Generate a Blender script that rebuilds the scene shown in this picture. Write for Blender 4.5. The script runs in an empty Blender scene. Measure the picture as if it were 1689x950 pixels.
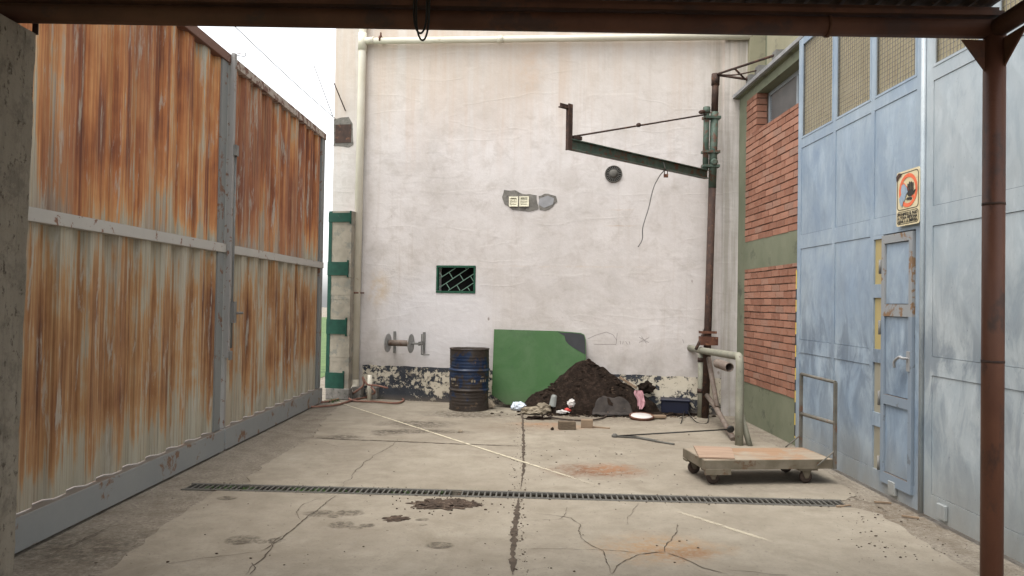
import bpy, bmesh, math, random
from mathutils.geometry import tessellate_polygon
from mathutils import Vector, Matrix, noise as mnoise
R = math.radians
random.seed(7)
SC = bpy.context.scene
COL = SC.collection
# ------------------------------------------------------------------ camera, sky, sun, exposure
FPX = 1220.0
cam_d = bpy.data.cameras.new('camera'); cam = bpy.data.objects.new('camera', cam_d); COL.objects.link(cam)
cam_d.sensor_width = 36; cam_d.lens = 36*FPX/1689; cam_d.clip_start = .05; cam_d.clip_end = 500
CM = Matrix.Rotation(R(-.63), 3, 'Z') @ Matrix.Rotation(R(90.986), 3, 'X') @ Matrix.Rotation(R(.97), 3, 'Z')
EYE = Vector((0, 0, 1.6))
cam.matrix_world = Matrix.Translation(EYE) @ CM.to_4x4()
SC.camera = cam
SC.render.resolution_x = 1024; SC.render.resolution_y = 576
SUN_EL, SUN_AZ = 69, -138          # azimuth measured from +Y towards +X
w = bpy.data.worlds.new('World'); SC.world = w; w.use_nodes = True
nt = w.node_tree; nt.nodes.clear()
sky = nt.nodes.new('ShaderNodeTexSky'); sky.sky_type = 'NISHITA'; sky.sun_disc = False
sky.sun_elevation = R(SUN_EL); sky.sun_rotation = R(SUN_AZ); sky.air_density = 1.0; sky.dust_density = 2.5; sky.ozone_density = .6
hs = nt.nodes.new('ShaderNodeHueSaturation'); hs.inputs['Saturation'].default_value = .12
hs.inputs['Value'].default_value = 1.0
bg = nt.nodes.new('ShaderNodeBackground'); bg.inputs['Strength'].default_value = .15
wo = nt.nodes.new('ShaderNodeOutputWorld')
nt.links.new(sky.outputs[0], hs.inputs['Color']); nt.links.new(hs.outputs[0], bg.inputs['Color']); nt.links.new(bg.outputs[0], wo.inputs['Surface'])
sd = bpy.data.lights.new('sun', 'SUN'); sd.energy = .75; sd.angle = R(35); sd.color = (1, .95, .86)
so = bpy.data.objects.new('sun', sd); COL.objects.link(so)
sv = Vector((math.sin(R(SUN_AZ))*math.cos(R(SUN_EL)), math.cos(R(SUN_AZ))*math.cos(R(SUN_EL)), math.sin(R(SUN_EL))))
so.rotation_euler = sv.to_track_quat('Z', 'Y').to_euler()
SC.view_settings.view_transform = 'Standard'; SC.view_settings.look = 'None'
SC.view_settings.exposure = 1.6; SC.view_settings.gamma = 1; SC.view_settings.use_curve_mapping = False

# ------------------------------------------------------------------ measuring helpers: a photo pixel on a real plane
def ray(x, y): return CM @ Vector(((x-844.5)/FPX, -(y-475)/FPX, -1))
def G(x, y, z=0):
    d = ray(x, y); t = (z-1.6)/d.z; return EYE+d*t
def PX(x, y, X):
    d = ray(x, y); return EYE+d*(X/d.x)
def PY(x, y, Y):
    d = ray(x, y); return EYE+d*(Y/d.y)
def PP(x, y, p0, n):
    d = ray(x, y); return EYE+d*((Vector(p0)-EYE).dot(n)/d.dot(n))

# ------------------------------------------------------------------ mesh helpers
class MB:
    def __init__(s): s.b = bmesh.new()
    def verts(s, vs): return [s.b.verts.new(v) for v in vs]
    def face(s, vs):
        try: return s.b.faces.new(vs)
        except ValueError: return None
    def poly(s, pts): return s.face(s.verts(pts))
    def hexa(s, c8, bev=0):
        v = s.verts(c8)
        for q in ((0,3,2,1),(4,5,6,7),(0,1,5,4),(1,2,6,5),(2,3,7,6),(3,0,4,7)): s.face([v[i] for i in q])
        if bev:
            es = set(); 
            for f in s.b.faces:
                if all(x in v for x in f.verts): es.update(f.edges)
            bmesh.ops.bevel(s.b, geom=list(es), offset=bev, segments=1, affect='EDGES', profile=.5)
        return s
    def box(s, a, b, bev=0):
        x0,y0,z0 = [min(a[i],b[i]) for i in range(3)]; x1,y1,z1 = [max(a[i],b[i]) for i in range(3)]
        return s.hexa([(x0,y0,z0),(x1,y0,z0),(x1,y1,z0),(x0,y1,z0),(x0,y0,z1),(x1,y0,z1),(x1,y1,z1),(x0,y1,z1)], bev)
    def bar(s, p, q, wd, ht, up=(0,0,1), bev=0):
        p, q = Vector(p), Vector(q); d = (q-p).normalized(); up = Vector(up)
        sd = d.cross(up)
        if sd.length < 1e-4: sd = Vector((1,0,0))
        sd.normalize(); u = sd.cross(d).normalized()
        a, b = sd*wd/2, u*ht/2
        return s.hexa([p-a-b, p+a-b, p+a+b, p-a+b, q-a-b, q+a-b, q+a+b, q-a+b], bev)
    def obox(s, o, ux, uy, uz, a, b, bev=0):
        o = Vector(o); f = lambda x,y,z: o+ux*x+uy*y+uz*z
        x0,y0,z0 = a; x1,y1,z1 = b
        return s.hexa([f(x0,y0,z0),f(x1,y0,z0),f(x1,y1,z0),f(x0,y1,z0),f(x0,y0,z1),f(x1,y0,z1),f(x1,y1,z1),f(x0,y1,z1)], bev)
    def tube(s, pts, r, n=10, cap=True):
        pts = [Vector(p) for p in pts]; rings = []
        rs = r if isinstance(r, (list, tuple)) else [r]*len(pts)
        ref = None
        for i, p in enumerate(pts):
            d = (pts[min(i+1, len(pts)-1)]-pts[max(i-1, 0)]).normalized()
            if ref is None:
                ref = Vector((0,0,1)) if abs(d.z) < .9 else Vector((1,0,0))
            ref = (ref-d*ref.dot(d)).normalized(); b = d.cross(ref)
            rings.append(s.verts([p+(ref*math.cos(2*math.pi*k/n)+b*math.sin(2*math.pi*k/n))*rs[i] for k in range(n)]))
        for a, b in zip(rings, rings[1:]):
            for k in range(n): 
                f = s.face([a[k], a[(k+1)%n], b[(k+1)%n], b[k]])
                if f: f.smooth = True
        if cap: s.face(rings[0][::-1]); s.face(rings[-1])
        return s
    def lathe(s, c, ax, prof, n=24, smooth=True, cap=True):
        c = Vector(c); ax = Vector(ax).normalized(); e = ax.orthogonal().normalized(); g = ax.cross(e); rings = []
        for r, h in prof:
            rings.append(s.verts([c+ax*h+(e*math.cos(2*math.pi*k/n)+g*math.sin(2*math.pi*k/n))*max(r,1e-4) for k in range(n)]))
        for a, b in zip(rings, rings[1:]):
            for k in range(n):
                f = s.face([a[k], a[(k+1)%n], b[(k+1)%n], b[k]])
                if f: f.smooth = smooth
        if cap: s.face(rings[0][::-1]); s.face(rings[-1])
        return s
    def prism(s, pts, off, bev=0):
        off = Vector(off); a = s.verts([Vector(p) for p in pts]); b = s.verts([Vector(p)+off for p in pts])
        s.face(a[::-1]); s.face(b)
        for i in range(len(a)): s.face([a[i], a[(i+1)%len(a)], b[(i+1)%len(a)], b[i]])
        return s
    def blob(s, c, rx, ry, rz, seed=0, amp=.25, sub=2, freq=1.5):
        r = bmesh.ops.create_icosphere(s.b, subdivisions=sub, radius=1)
        for v in r['verts']:
            k = 1+amp*mnoise.noise(v.co*freq+Vector((seed*7.3, seed*3.1, seed)))
            v.co = Vector((v.co.x*rx*k, v.co.y*ry*k, v.co.z*rz*k))+Vector(c)
        return s
    def build(s, name, m, parent=None, loc=None, norm=True):
        if norm: bmesh.ops.recalc_face_normals(s.b, faces=s.b.faces)
        me = bpy.data.meshes.new(name); s.b.to_mesh(me); s.b.free()
        me.materials.append(m)
        o = bpy.data.objects.new(name, me); COL.objects.link(o)
        if parent:
            o.parent = parent
            o.matrix_parent_inverse = parent.matrix_basis.inverted()
        elif True:
            vs = [v.co.copy() for v in me.vertices]
            c = Vector((sum(v.x for v in vs)/len(vs), sum(v.y for v in vs)/len(vs), min(v.z for v in vs)))
            if name not in ('ground','concrete_slab'):
                me.transform(Matrix.Translation(-c)); o.location = c
        return o
def tag(o, label, cat, group=None):
    o['label'] = label; o['category'] = cat
    if group: o['group'] = group
    return o
def thing(name, label, cat, loc, group=None):
    o = bpy.data.objects.new(name, None); COL.objects.link(o); o.location = loc; o.empty_display_size = .1
    return tag(o, label, cat, group)
def kind(o, k): o['kind'] = k; return o
def smooth_path(pts, n=8):
    P = [Vector(p) for p in pts]; P = [P[0]*2-P[1]]+P+[P[-1]*2-P[-2]]; out = []
    for i in range(1, len(P)-2):
        for k in range(n):
            t = k/n; a,b,c,d = P[i-1],P[i],P[i+1],P[i+2]
            out.append(.5*((2*b)+(c-a)*t+(2*a-5*b+4*c-d)*t*t+(3*b-a-3*c+d)*t**3))
    out.append(P[-2]); return out

# ------------------------------------------------------------------ material helpers
class Mt:
    def __init__(s, name, rough=.8, metal=0, spec=.3):
        s.m = bpy.data.materials.new(name); s.m.use_nodes = True; s.t = s.m.node_tree
        s.p = s.t.nodes['Principled BSDF']; s.p.inputs['Roughness'].default_value = rough
        s.p.inputs['Metallic'].default_value = metal; s.p.inputs['Specular IOR Level'].default_value = spec
        s.geo = s.n('ShaderNodeNewGeometry'); s.pos = s.geo.outputs['Position']
    def n(s, t, **k):
        n = s.t.nodes.new(t)
        for a, b in k.items(): setattr(n, a, b)
        return n
    def lk(s, a, b):
        if hasattr(a, 'is_output'): s.t.links.new(a, b)
        elif isinstance(a, (tuple, list)) and len(a) == 3 and b.type == 'RGBA': b.default_value = (*a, 1)
        else: b.default_value = a
    def scl(s, vec, sc, off=(0,0,0), rot=(0,0,0)):
        n = s.n('ShaderNodeMapping'); s.lk(vec, n.inputs[0]); n.inputs['Scale'].default_value = sc
        n.inputs['Location'].default_value = off; n.inputs['Rotation'].default_value = rot; return n.outputs[0]
    def noise(s, sc=5, det=4, ro=.55, vec=None, scale3=None, off=(0,0,0), dist=0, rot=(0,0,0)):
        v = vec if vec is not None else s.pos
        v = s.scl(v, scale3 or (1,1,1), off, rot)
        n = s.n('ShaderNodeTexNoise'); s.lk(v, n.inputs['Vector']); n.inputs['Scale'].default_value = sc
        n.inputs['Detail'].default_value = det; n.inputs['Roughness'].default_value = ro; n.inputs['Distortion'].default_value = dist
        return n.outputs['Fac']
    def ramp(s, f, stops, interp='LINEAR'):
        n = s.n('ShaderNodeValToRGB'); s.lk(f, n.inputs[0]); cr = n.color_ramp; cr.interpolation = interp
        while len(cr.elements) < len(stops): cr.elements.new(.5)
        for e, (p, c) in zip(cr.elements, stops):
            e.position = p; e.color = (*c, 1) if isinstance(c, (tuple, list)) else (c, c, c, 1)
        return n.outputs[0]
    def step(s, f, a, b, lo=0, hi=1):
        n = s.n('ShaderNodeMapRange'); s.lk(f, n.inputs[0]); n.inputs[1].default_value = a; n.inputs[2].default_value = b
        n.inputs[3].default_value = lo; n.inputs[4].default_value = hi; return n.outputs[0]
    def math(s, op, a, b=0, c=0):
        n = s.n('ShaderNodeMath', operation=op); s.lk(a, n.inputs[0]); s.lk(b, n.inputs[1]); s.lk(c, n.inputs[2]); return n.outputs[0]
    def mix(s, f, a, b, mode='MIX'):
        n = s.n('ShaderNodeMix', data_type='RGBA', blend_type=mode); s.lk(f, n.inputs[0]); s.lk(a, n.inputs[6]); s.lk(b, n.inputs[7]); return n.outputs[2]
    def xyz(s, v=None):
        n = s.n('ShaderNodeSeparateXYZ'); s.lk(v if v is not None else s.pos, n.inputs[0]); return n.outputs
    def ell(s, c, rx, ry, soft=.25, warp=None, axes=(1,1,0)):
        """mask of an ellipse on the plane (world metres)"""
        v = s.pos if warp is None else warp
        m = s.n('ShaderNodeVectorMath', operation='SUBTRACT'); s.lk(v, m.inputs[0]); m.inputs[1].default_value = c
        q = s.n('ShaderNodeVectorMath', operation='MULTIPLY'); s.lk(m.outputs[0], q.inputs[0])
        q.inputs[1].default_value = (1/rx*axes[0], 1/rx*axes[1] if axes[0]==0 else 1/ry*axes[1], 1/ry*axes[2])
        l = s.n('ShaderNodeVectorMath', operation='LENGTH'); s.lk(q.outputs[0], l.inputs[0])
        return s.step(l.outputs['Value'], 1+soft, 1-soft)
    def warp(s, amt, sc, det=3):
        n = s.n('ShaderNodeTexNoise'); s.lk(s.pos, n.inputs['Vector']); n.inputs['Scale'].default_value = sc; n.inputs['Detail'].default_value = det
        a = s.n('ShaderNodeVectorMath', operation='SUBTRACT'); s.lk(n.outputs['Color'], a.inputs[0]); a.inputs[1].default_value = (.5,.5,.5)
        b = s.n('ShaderNodeVectorMath', operation='SCALE'); s.lk(a.outputs[0], b.inputs[0]); b.inputs['Scale'].default_value = amt
        c = s.n('ShaderNodeVectorMath', operation='ADD'); s.lk(b.outputs[0], c.inputs[0]); s.lk(s.pos, c.inputs[1]); return c.outputs[0]
    def out(s, col, bump=None, bs=.3, bd=.01, rough=None, alpha=None):
        s.lk(col, s.p.inputs['Base Color'])
        if bump is not None:
            b = s.n('ShaderNodeBump'); b.inputs['Strength'].default_value = bs; b.inputs['Distance'].default_value = bd
            s.lk(bump, b.inputs['Height']); s.lk(b.outputs[0], s.p.inputs['Normal'])
        if rough is not None: s.lk(rough, s.p.inputs['Roughness'])
        if alpha is not None: s.lk(alpha, s.p.inputs['Alpha'])
        return s.m

def mottled(name, a, b, sc=6, rough=.7, metal=0, c=None, csc=14, cth=.58, bump=.2, spec=.3, stretch=(1,1,1)):
    m = Mt(name, rough, metal, spec)
    f = m.noise(sc, 6, .6, scale3=stretch); col = m.mix(m.step(f, .35, .65), a, b)
    if c: col = m.mix(m.step(m.noise(csc, 6, .65, off=(3,1,2), scale3=stretch), cth, cth+.07), col, c)
    return m.out(col, m.noise(sc*9, 5, .65), bump, .004)

M = {}
M['rust'] = mottled('rust', (.075,.032,.021), (.125,.055,.033), 9, .85, c=(.18,.085,.045))
M['rust_dark'] = mottled('rust_dark', (.036,.023,.019), (.065,.037,.027), 12, .8, c=(.11,.055,.034))
M['primer'] = mottled('primer', (.085,.034,.021), (.125,.052,.03), 5, .5, c=(.06,.032,.024), csc=5, cth=.57, bump=.3, stretch=(1,1,.5))
M['beam_paint'] = mottled('beam_paint', (.055,.021,.011), (.085,.034,.018), 5, .7, c=(.045,.022,.016), csc=4, cth=.55, bump=.1)
M['grey_steel'] = mottled('grey_steel', (.13,.13,.125), (.19,.185,.17), 8, .6, c=(.18,.09,.05), csc=9, cth=.6)
M['crane_green'] = mottled('crane_green', (.04,.07,.052), (.085,.115,.09), 10, .6, c=(.10,.05,.032), csc=11, cth=.52)
M['pipe_grey'] = mottled('pipe_grey', (.185,.185,.145), (.255,.245,.19), 8, .6, c=(.12,.08,.06), csc=30, cth=.62)
M['pipe_brown'] = mottled('pipe_brown', (.125,.098,.08), (.18,.145,.12), 8, .7, c=(.11,.06,.04), csc=20, cth=.58)
M['pvc'] = mottled('pvc', (.60,.56,.45), (.68,.64,.54), 3, .45, c=(.45,.37,.26), csc=5, cth=.64, bump=.03)
M['cable'] = mottled('cable', (.012,.011,.01), (.02,.018,.016), 10, .5)
M['hose'] = mottled('hose', (.16,.07,.055), (.24,.13,.09), 12, .6)
M['wood'] = mottled('wood', (.17,.12,.08), (.25,.18,.12), 10, .8, stretch=(.3,3,1))
M['ply'] = mottled('ply', (.25,.17,.12), (.32,.225,.16), 6, .8, stretch=(.5,4,1), c=(.18,.105,.065), csc=9, cth=.6)
M['cart_frame'] = mottled('cart_frame', (.105,.088,.06), (.16,.135,.10), 7, .75, c=(.10,.06,.035), csc=8, cth=.55)
M['rubber'] = mottled('rubber', (.03,.022,.018), (.06,.04,.03), 12, .8)
M['green_angle'] = mottled('green_angle', (.004,.036,.024), (.007,.055,.035), 9, .5, c=(.10,.12,.09), csc=16, cth=.66)
M['black'] = mottled('black', (.004,.004,.004), (.008,.007,.007), 5, .9)
M['wet'] = mottled('wet', (.02,.016,.012), (.04,.03,.022), 9, .7)
M['stone'] = mottled('stone', (.22,.18,.13), (.34,.28,.21), 9, .9)
M['cement'] = mottled('cement', (.12,.112,.10), (.19,.178,.158), 13, .95, c=(.08,.072,.064), csc=22, cth=.58, bump=.7)

# ---- ground / concrete
def floor_mat(name, slab):
    m = Mt(name, .85, 0, .25)
    big = m.noise(.9, 5, .6); mid = m.noise(5, 6, .6); fine = m.noise(60, 5, .7)
    if slab:
        col = m.mix(m.step(big, .35, .65), (.222,.192,.15), (.285,.252,.20))
        col = m.mix(m.step(mid, .4, .75, 0, .55), col, (.18,.153,.117))
        col = m.mix(m.step(m.noise(2.0, 9, .72, off=(6,2,0), dist=.8), .48, .66, 0, .55), col, (.172,.145,.108))
        col = m.mix(m.step(m.noise(11, 8, .75, off=(1,7,0), dist=.4), .56, .68, 0, .6), col, (.245,.22,.185))
        col = m.mix(m.step(m.noise(24, 7, .75, off=(8,7,0)), .60, .68, 0, .7), col, (.10,.08,.06))
        col = m.mix(m.step(fine, .5, .75, 0, .5), col, (.16,.137,.106))
    else:
        sp = m.noise(38, 6, .75)
        col = m.ramp(sp, [(.32,(.095,.08,.062)), (.45,(.195,.168,.133)), (.55,(.24,.21,.168)), (.68,(.31,.275,.225))])
        col = m.mix(m.step(mid, .45, .7, 0, .7), col, (.135,.108,.08))
    wp = m.warp(.05, 9); wp2 = m.warp(.35, 4, 6)
    def st(px, py, rx, ry, c, op, soft=.2, W=None):
        nonlocal col
        g = G(px, py)
        k = m.ell((g.x, g.y, 0), rx, ry*(1.9 if ry < .14 else 1.3), soft, W if W is not None else wp)
        if W is not None: k = m.math('MULTIPLY', k, brk)
        col = m.mix(m.math('MULTIPLY', k, op), col, c)
    brk = m.step(m.noise(17, 8, .75, dist=.5), .40, .58, .1, 1)
    D = (.055,.044,.032)
    if slab:
        for a in [(527,848,.11,.045),(549,853,.04,.02),(577,847,.10,.042),(563,867,.09,.04),(585,872,.05,.02),(606,868,.055,.025),
                  (400,892,.11,.05),(430,895,.04,.02),(454,893,.045,.03),(373,823,.08,.03),(697,858,.05,.02),(725,901,.09,.035),(697,867,.03,.015)]:
            st(*a, D, .85, .14, m.warp(.05, 9) if a[0] in (527,) else wp)
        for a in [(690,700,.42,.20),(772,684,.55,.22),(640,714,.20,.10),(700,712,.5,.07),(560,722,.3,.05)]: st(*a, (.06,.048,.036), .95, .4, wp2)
        for a, c, o in [((985,778,.36,.13),(.13,.052,.022),.95), ((1010,774,.22,.14),(.24,.12,.06),.8), ((1092,905,.34,.13),(.28,.17,.085),.8),
                     ((1130,915,.2,.05),(.18,.085,.035),.75), ((925,704,.45,.16),(.26,.15,.085),.7), ((860,705,.5,.28),(.16,.12,.085),.6), ((890,700,.3,.05),(.3,.16,.08),.6),((960,690,1.0,.35),(.085,.064,.045),.7),((1180,700,.5,.3),(.09,.072,.054),.6)]:
            st(*a, c, o, .5, wp2)
        st(1260, 800, .75, .22, (.12,.1,.08), .45, .6, wp2)
    else:
        st(110, 905, .5, .25, (.06,.05,.036), .7, .5, wp2); st(1500, 850, .8, .35, (.11,.08,.053), .7, .6, wp2)
    # small dark specks and pits
    v = m.n('ShaderNodeTexVoronoi'); m.lk(m.scl(m.pos, (1,1,1)), v.inputs['Vector']); v.inputs['Scale'].default_value = 6.5
    sz = m.noise(3.3, 2, .5, off=(4,4,0))
    sp = m.math('MULTIPLY', m.step(m.math('SUBTRACT', v.outputs['Distance'], m.step(sz, .45, .75, .0, .075)), .02, 0), m.step(sz, .53, .56))
    col = m.mix(m.math('MULTIPLY', sp, .6 if slab else .4), col, (.06,.045,.034))
    h = m.math('ADD', m.math('MULTIPLY', fine, .5 if slab else 1.5), m.math('MULTIPLY', mid, 1.0))
    return m.out(col, h, .35 if slab else .9, .008, rough=m.step(mid, .3, .7, .7, .95))
M['ground'] = floor_mat('ground', False); M['slab'] = floor_mat('slab', True)

# ---- plaster
def plaster_mat():
    m = Mt('plaster', .9, 0, .2); o = m.xyz()
    big = m.noise(.7, 6, .6); mid = m.noise(2.6, 7, .65, dist=.6)
    col = m.mix(m.step(big, .33, .67), (.44,.405,.378), (.56,.525,.502))
    col = m.mix(m.step(mid, .40, .72, 0, .5), col, (.61,.58,.568))
    col = m.mix(m.step(m.noise(4.5, 8, .7, off=(9,2,1), dist=.4), .50, .70, 0, .5), col, (.36,.32,.285))
    col = m.mix(m.step(m.noise(1.6, 9, .72, off=(4,4,8), dist=1.0), .50, .62, 0, .2), col, (.37,.345,.32))
    # brown run marks under the roof line
    run = m.math('MULTIPLY', m.step(m.noise(1, 5, .65, scale3=(4.0,4.0,.16)), .44, .66), m.step(m.math('ADD', o['Z'], m.math('MULTIPLY', m.noise(3,4,.6,scale3=(3,3,.2)), 2.4)), 4.9, 6.6))
    col = m.mix(m.math('MULTIPLY', run, .75), col, (.45,.325,.24))
    warm = m.step(o['Z'], 3.9, 5.2, 0, .4); col = m.mix(warm, col, (.54,.475,.40))
    fine = m.math('MULTIPLY', m.step(m.noise(1, 6, .7, scale3=(14,14,.35), off=(2,0,0)), .55, .75), m.step(big, .4, .6, .1, .4))
    col = m.mix(fine, col, (.38,.31,.255))
    # grey damp beside the corner and above the plinth
    dx = m.step(o['X'], 2.75, 3.15); wv = m.step(m.noise(1, 5, .6, scale3=(9,9,.4), off=(5,0,0)), .4, .62)
    col = m.mix(m.math('MULTIPLY', m.math('MULTIPLY', dx, wv), .7), col, (.25,.235,.195))
    damp = m.math('MULTIPLY', m.step(o['Z'], 1.05, .6), m.step(m.noise(1.3, 6, .65, off=(1,6,3)), .42, .6))
    col = m.mix(m.math('MULTIPLY', damp, .75), col, (.29,.265,.235))
    # whitewashed repair round the window and reel
    wp = m.warp(.5, 2.2, 5)
    k = m.ell((-1.0, 11.6, 1.25), .85, .75, .3, wp, (1,0,1)); col = m.mix(m.math('MULTIPLY', k, .5), col, (.62,.61,.63))
    # horizontal brown mark
    for (x, z, rx, rz, c, op) in [(1.1,2.13,1.1,.012,(.52,.42,.32),.4), (1.72,2.98,.16,.006,(.40,.24,.13),.6), (1.72,2.74,.2,.007,(.4,.26,.16),.6),(-2.0,1.75,.16,.25,(.5,.36,.2),.5),(.35,5.2,.25,.4,(.5,.36,.26),.35)]:
        k = m.ell((x, 11, z), rx, rz, .5, m.warp(.03, 6), (1,0,1)); col = m.mix(m.math('MULTIPLY', m.math('MULTIPLY', k, m.step(m.noise(6,6,.7), .4, .6)), op), col, c)
    # scribbles and chips
    v = m.n('ShaderNodeTexVoronoi'); m.lk(m.scl(m.pos, (1,1,.6)), v.inputs['Vector']); v.inputs['Scale'].default_value = 3.3
    gate = m.math('MULTIPLY', m.step(v.outputs['Distance'], .07, .035), m.step(m.noise(2, 2, .5, off=(3,3,3)), .5, .56))
    gate = m.math('MULTIPLY', gate, m.step(o['Z'], 3.4, 1.4, .1, .8))
    col = m.mix(gate, col, (.22,.18,.16))
    ridge = m.noise(1, 3, .5, scale3=(.5,.5,2.2), off=(0,0,.3)); lines = m.step(m.math('ABSOLUTE', m.math('SUBTRACT', ridge, .5)), .0, .03, 1, 0)
    h = m.math('ADD', m.math('MULTIPLY', m.noise(5, 6, .6), .9), m.math('MULTIPLY', lines, .12))
    h = m.math('ADD', h, m.math('MULTIPLY', m.noise(70, 4, .7), .12))
    return m.out(col, h, .45, .02)
M['plaster'] = plaster_mat()
def peel_mat():
    m = Mt('peeling_band', .75, 0, .3); o = m.xyz()
    f = m.noise(12, 11, .75, dist=.25); g = m.noise(.75, 3, .5, off=(1.3,0,0))
    k = m.math('ADD', f, m.math('MULTIPLY', m.math('SUBTRACT', g, .5), .8))
    k = m.math('ADD', k, m.step(o['Z'], .25, 0, 0, -.10)); k = m.math('ADD', k, m.math('MULTIPLY', m.step(o['X'], 2.6, 2.9), -.08)); k = m.math('ADD', k, m.math('MULTIPLY', m.step(o['Z'], .44, .52), -.05))
    navy = m.mix(m.noise(9, 5, .6), (.016,.019,.026), (.06,.065,.075))
    cream = m.mix(m.noise(6, 5, .6, off=(2,2,2)), (.44,.39,.30), (.58,.53,.43))
    col = m.mix(m.step(k, .43, .45), navy, cream)
    col = m.mix(m.step(m.noise(12, 6, .7, off=(5,5,5)), .6, .66, 0, .6), col, (.16,.14,.12))
    col = m.mix(m.step(o['Z'], .10, .0, 0, .7), col, (.15,.125,.10))
    return m.out(col, m.step(k, .42, .46), .8, .012)
M['peel'] = peel_mat()

# ---- corrugated rusty sheet (coordinates along the gate)
def sheet_mat(name, z0, z1, upper, offs):
    m = Mt(name, .75, .0, .35); o = m.xyz()
    t = m.step(o['Z'], z0, z1)
    s1 = m.noise(1, 6, .62, scale3=(7,7,.28), off=(offs,0,0)); s2 = m.noise(1, 7, .68, scale3=(26,26,.42), off=(offs+3,0,0), dist=.1)
    blot = m.noise(1, 5, .6, scale3=(2.2,2.2,1.1), off=(offs,3,0))
    k = m.math('ADD', m.math('MULTIPLY', s1, .50), m.math('MULTIPLY', s2, .48)); k = m.math('ADD', k, m.math('MULTIPLY', blot, .42))
    zb = m.ramp(t, [(0, .30), (.10, .42), (.28, .53), (.8, .56), (.93, .52), (1, .46)] if upper else [(0, .24), (.12, .40), (.3, .53), (.75, .54), (.93, .42), (1, .34)])
    k = m.math('ADD', k, m.math('MULTIPLY', m.math('SUBTRACT', zb, .5), .62)); k = m.math('SUBTRACT', k, .075)
    d = 0.035 if upper else -.002
    zinc = m.mix(m.noise(1, 5, .6, scale3=(10,10,.8), off=(1,offs,0)), (.30,.275,.205), (.47,.435,.345))
    col = m.ramp(k, [(.50-d,(.0,)*3), (.60-d,(.2,)*3), (.74-d,(.6,)*3), (.9-d,(1,)*3)])
    rust = m.ramp(k, ([(.54-d,(.50,.36,.20)), (.60-d,(.56,.28,.11)), (.68-d,(.42,.165,.065)), (.76-d,(.22,.08,.042)), (.88-d,(.12,.05,.038))] if upper else [(.54-d,(.44,.34,.215)), (.60-d,(.42,.24,.11)), (.68-d,(.29,.14,.062)), (.76-d,(.125,.055,.033)), (.88-d,(.08,.04,.03))]))
    col = m.mix(m.step(k, .545-d, .60-d), zinc, rust)
    purp = m.math('MULTIPLY', m.step(m.noise(1, 3, .5, scale3=(1.6,1.6,.25), off=(offs+8,0,0)), .5, .62), .55 if upper else .1)
    col = m.mix(purp, col, (.24,.105,.07))
    s3 = m.noise(1, 5, .7, scale3=(70,70,.7), off=(offs+5,0,0)); col = m.mix(m.step(s3, .48, .66, 0, .85), col, m.mix(.5, col, (.07,.03,.02)))
    s4 = m.noise(1, 5, .7, scale3=(45,45,1.0), off=(offs+15,0,0)); col = m.mix(m.math('MULTIPLY', m.step(s4, .55, .68, 0, .55), 1), col, (.46,.31,.17))
    s5 = m.noise(1, 6, .7, scale3=(16,16,1.8), off=(offs+25,0,0), dist=.3); col = m.mix(m.step(s5, .56, .64, 0, .7), col, (.42,.40,.34))
    return m.out(col, s2, .15, .004, rough=m.step(k, .5, .65, .5, .9))
M['sheet_up_a'] = sheet_mat('sheet_up_a', 2.12, 3.95, True, 0); M['sheet_lo_a'] = sheet_mat('sheet_lo_a', .27, 2.03, False, 11)
M['sheet_up_b'] = sheet_mat('sheet_up_b', 2.12, 3.95, True, 23); M['sheet_lo_b'] = sheet_mat('sheet_lo_b', .27, 2.03, False, 31)
def rail_mat(name, base, base2, rcol, th, sc=5):
    m = Mt(name, .6, 0, .4); f = m.noise(sc, 8, .68, dist=.3)
    col = m.mix(m.noise(2.5, 5, .6), base, base2); col = m.mix(m.step(f, th, th+.04), col, rcol)
    nz = m.step(m.xyz(m.geo.outputs['Normal'])['Z'], .6, .8)
    col = m.mix(m.math('MULTIPLY', nz, .85), col, (.13,.10,.078))        # settled rusty dust on ledges
    return m.out(col, m.noise(30, 5, .6), .2, .004)
M['rail_mid'] = rail_mat('rail_mid', (.36,.345,.315), (.46,.435,.40), (.19,.09,.055), .60, 9)
M['rail_base'] = rail_mat('rail_base', (.20,.215,.22), (.30,.30,.285), (.18,.10,.06), .56, 4)
M['rail_top'] = rail_mat('rail_top', (.11,.05,.036), (.18,.09,.062), (.32,.26,.21), .64, 8)
M['rail_top_white'] = rail_mat('rail_top_white', (.34,.30,.26), (.38,.32,.27), (.13,.06,.04), .49, 8)
M['stile'] = rail_mat('stile', (.15,.16,.16), (.23,.235,.225), (.15,.075,.045), .57, 5)
M['latch_paint'] = rail_mat('latch_paint', (.22,.215,.205), (.29,.275,.26), (.15,.075,.048), .58, 12)

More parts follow.
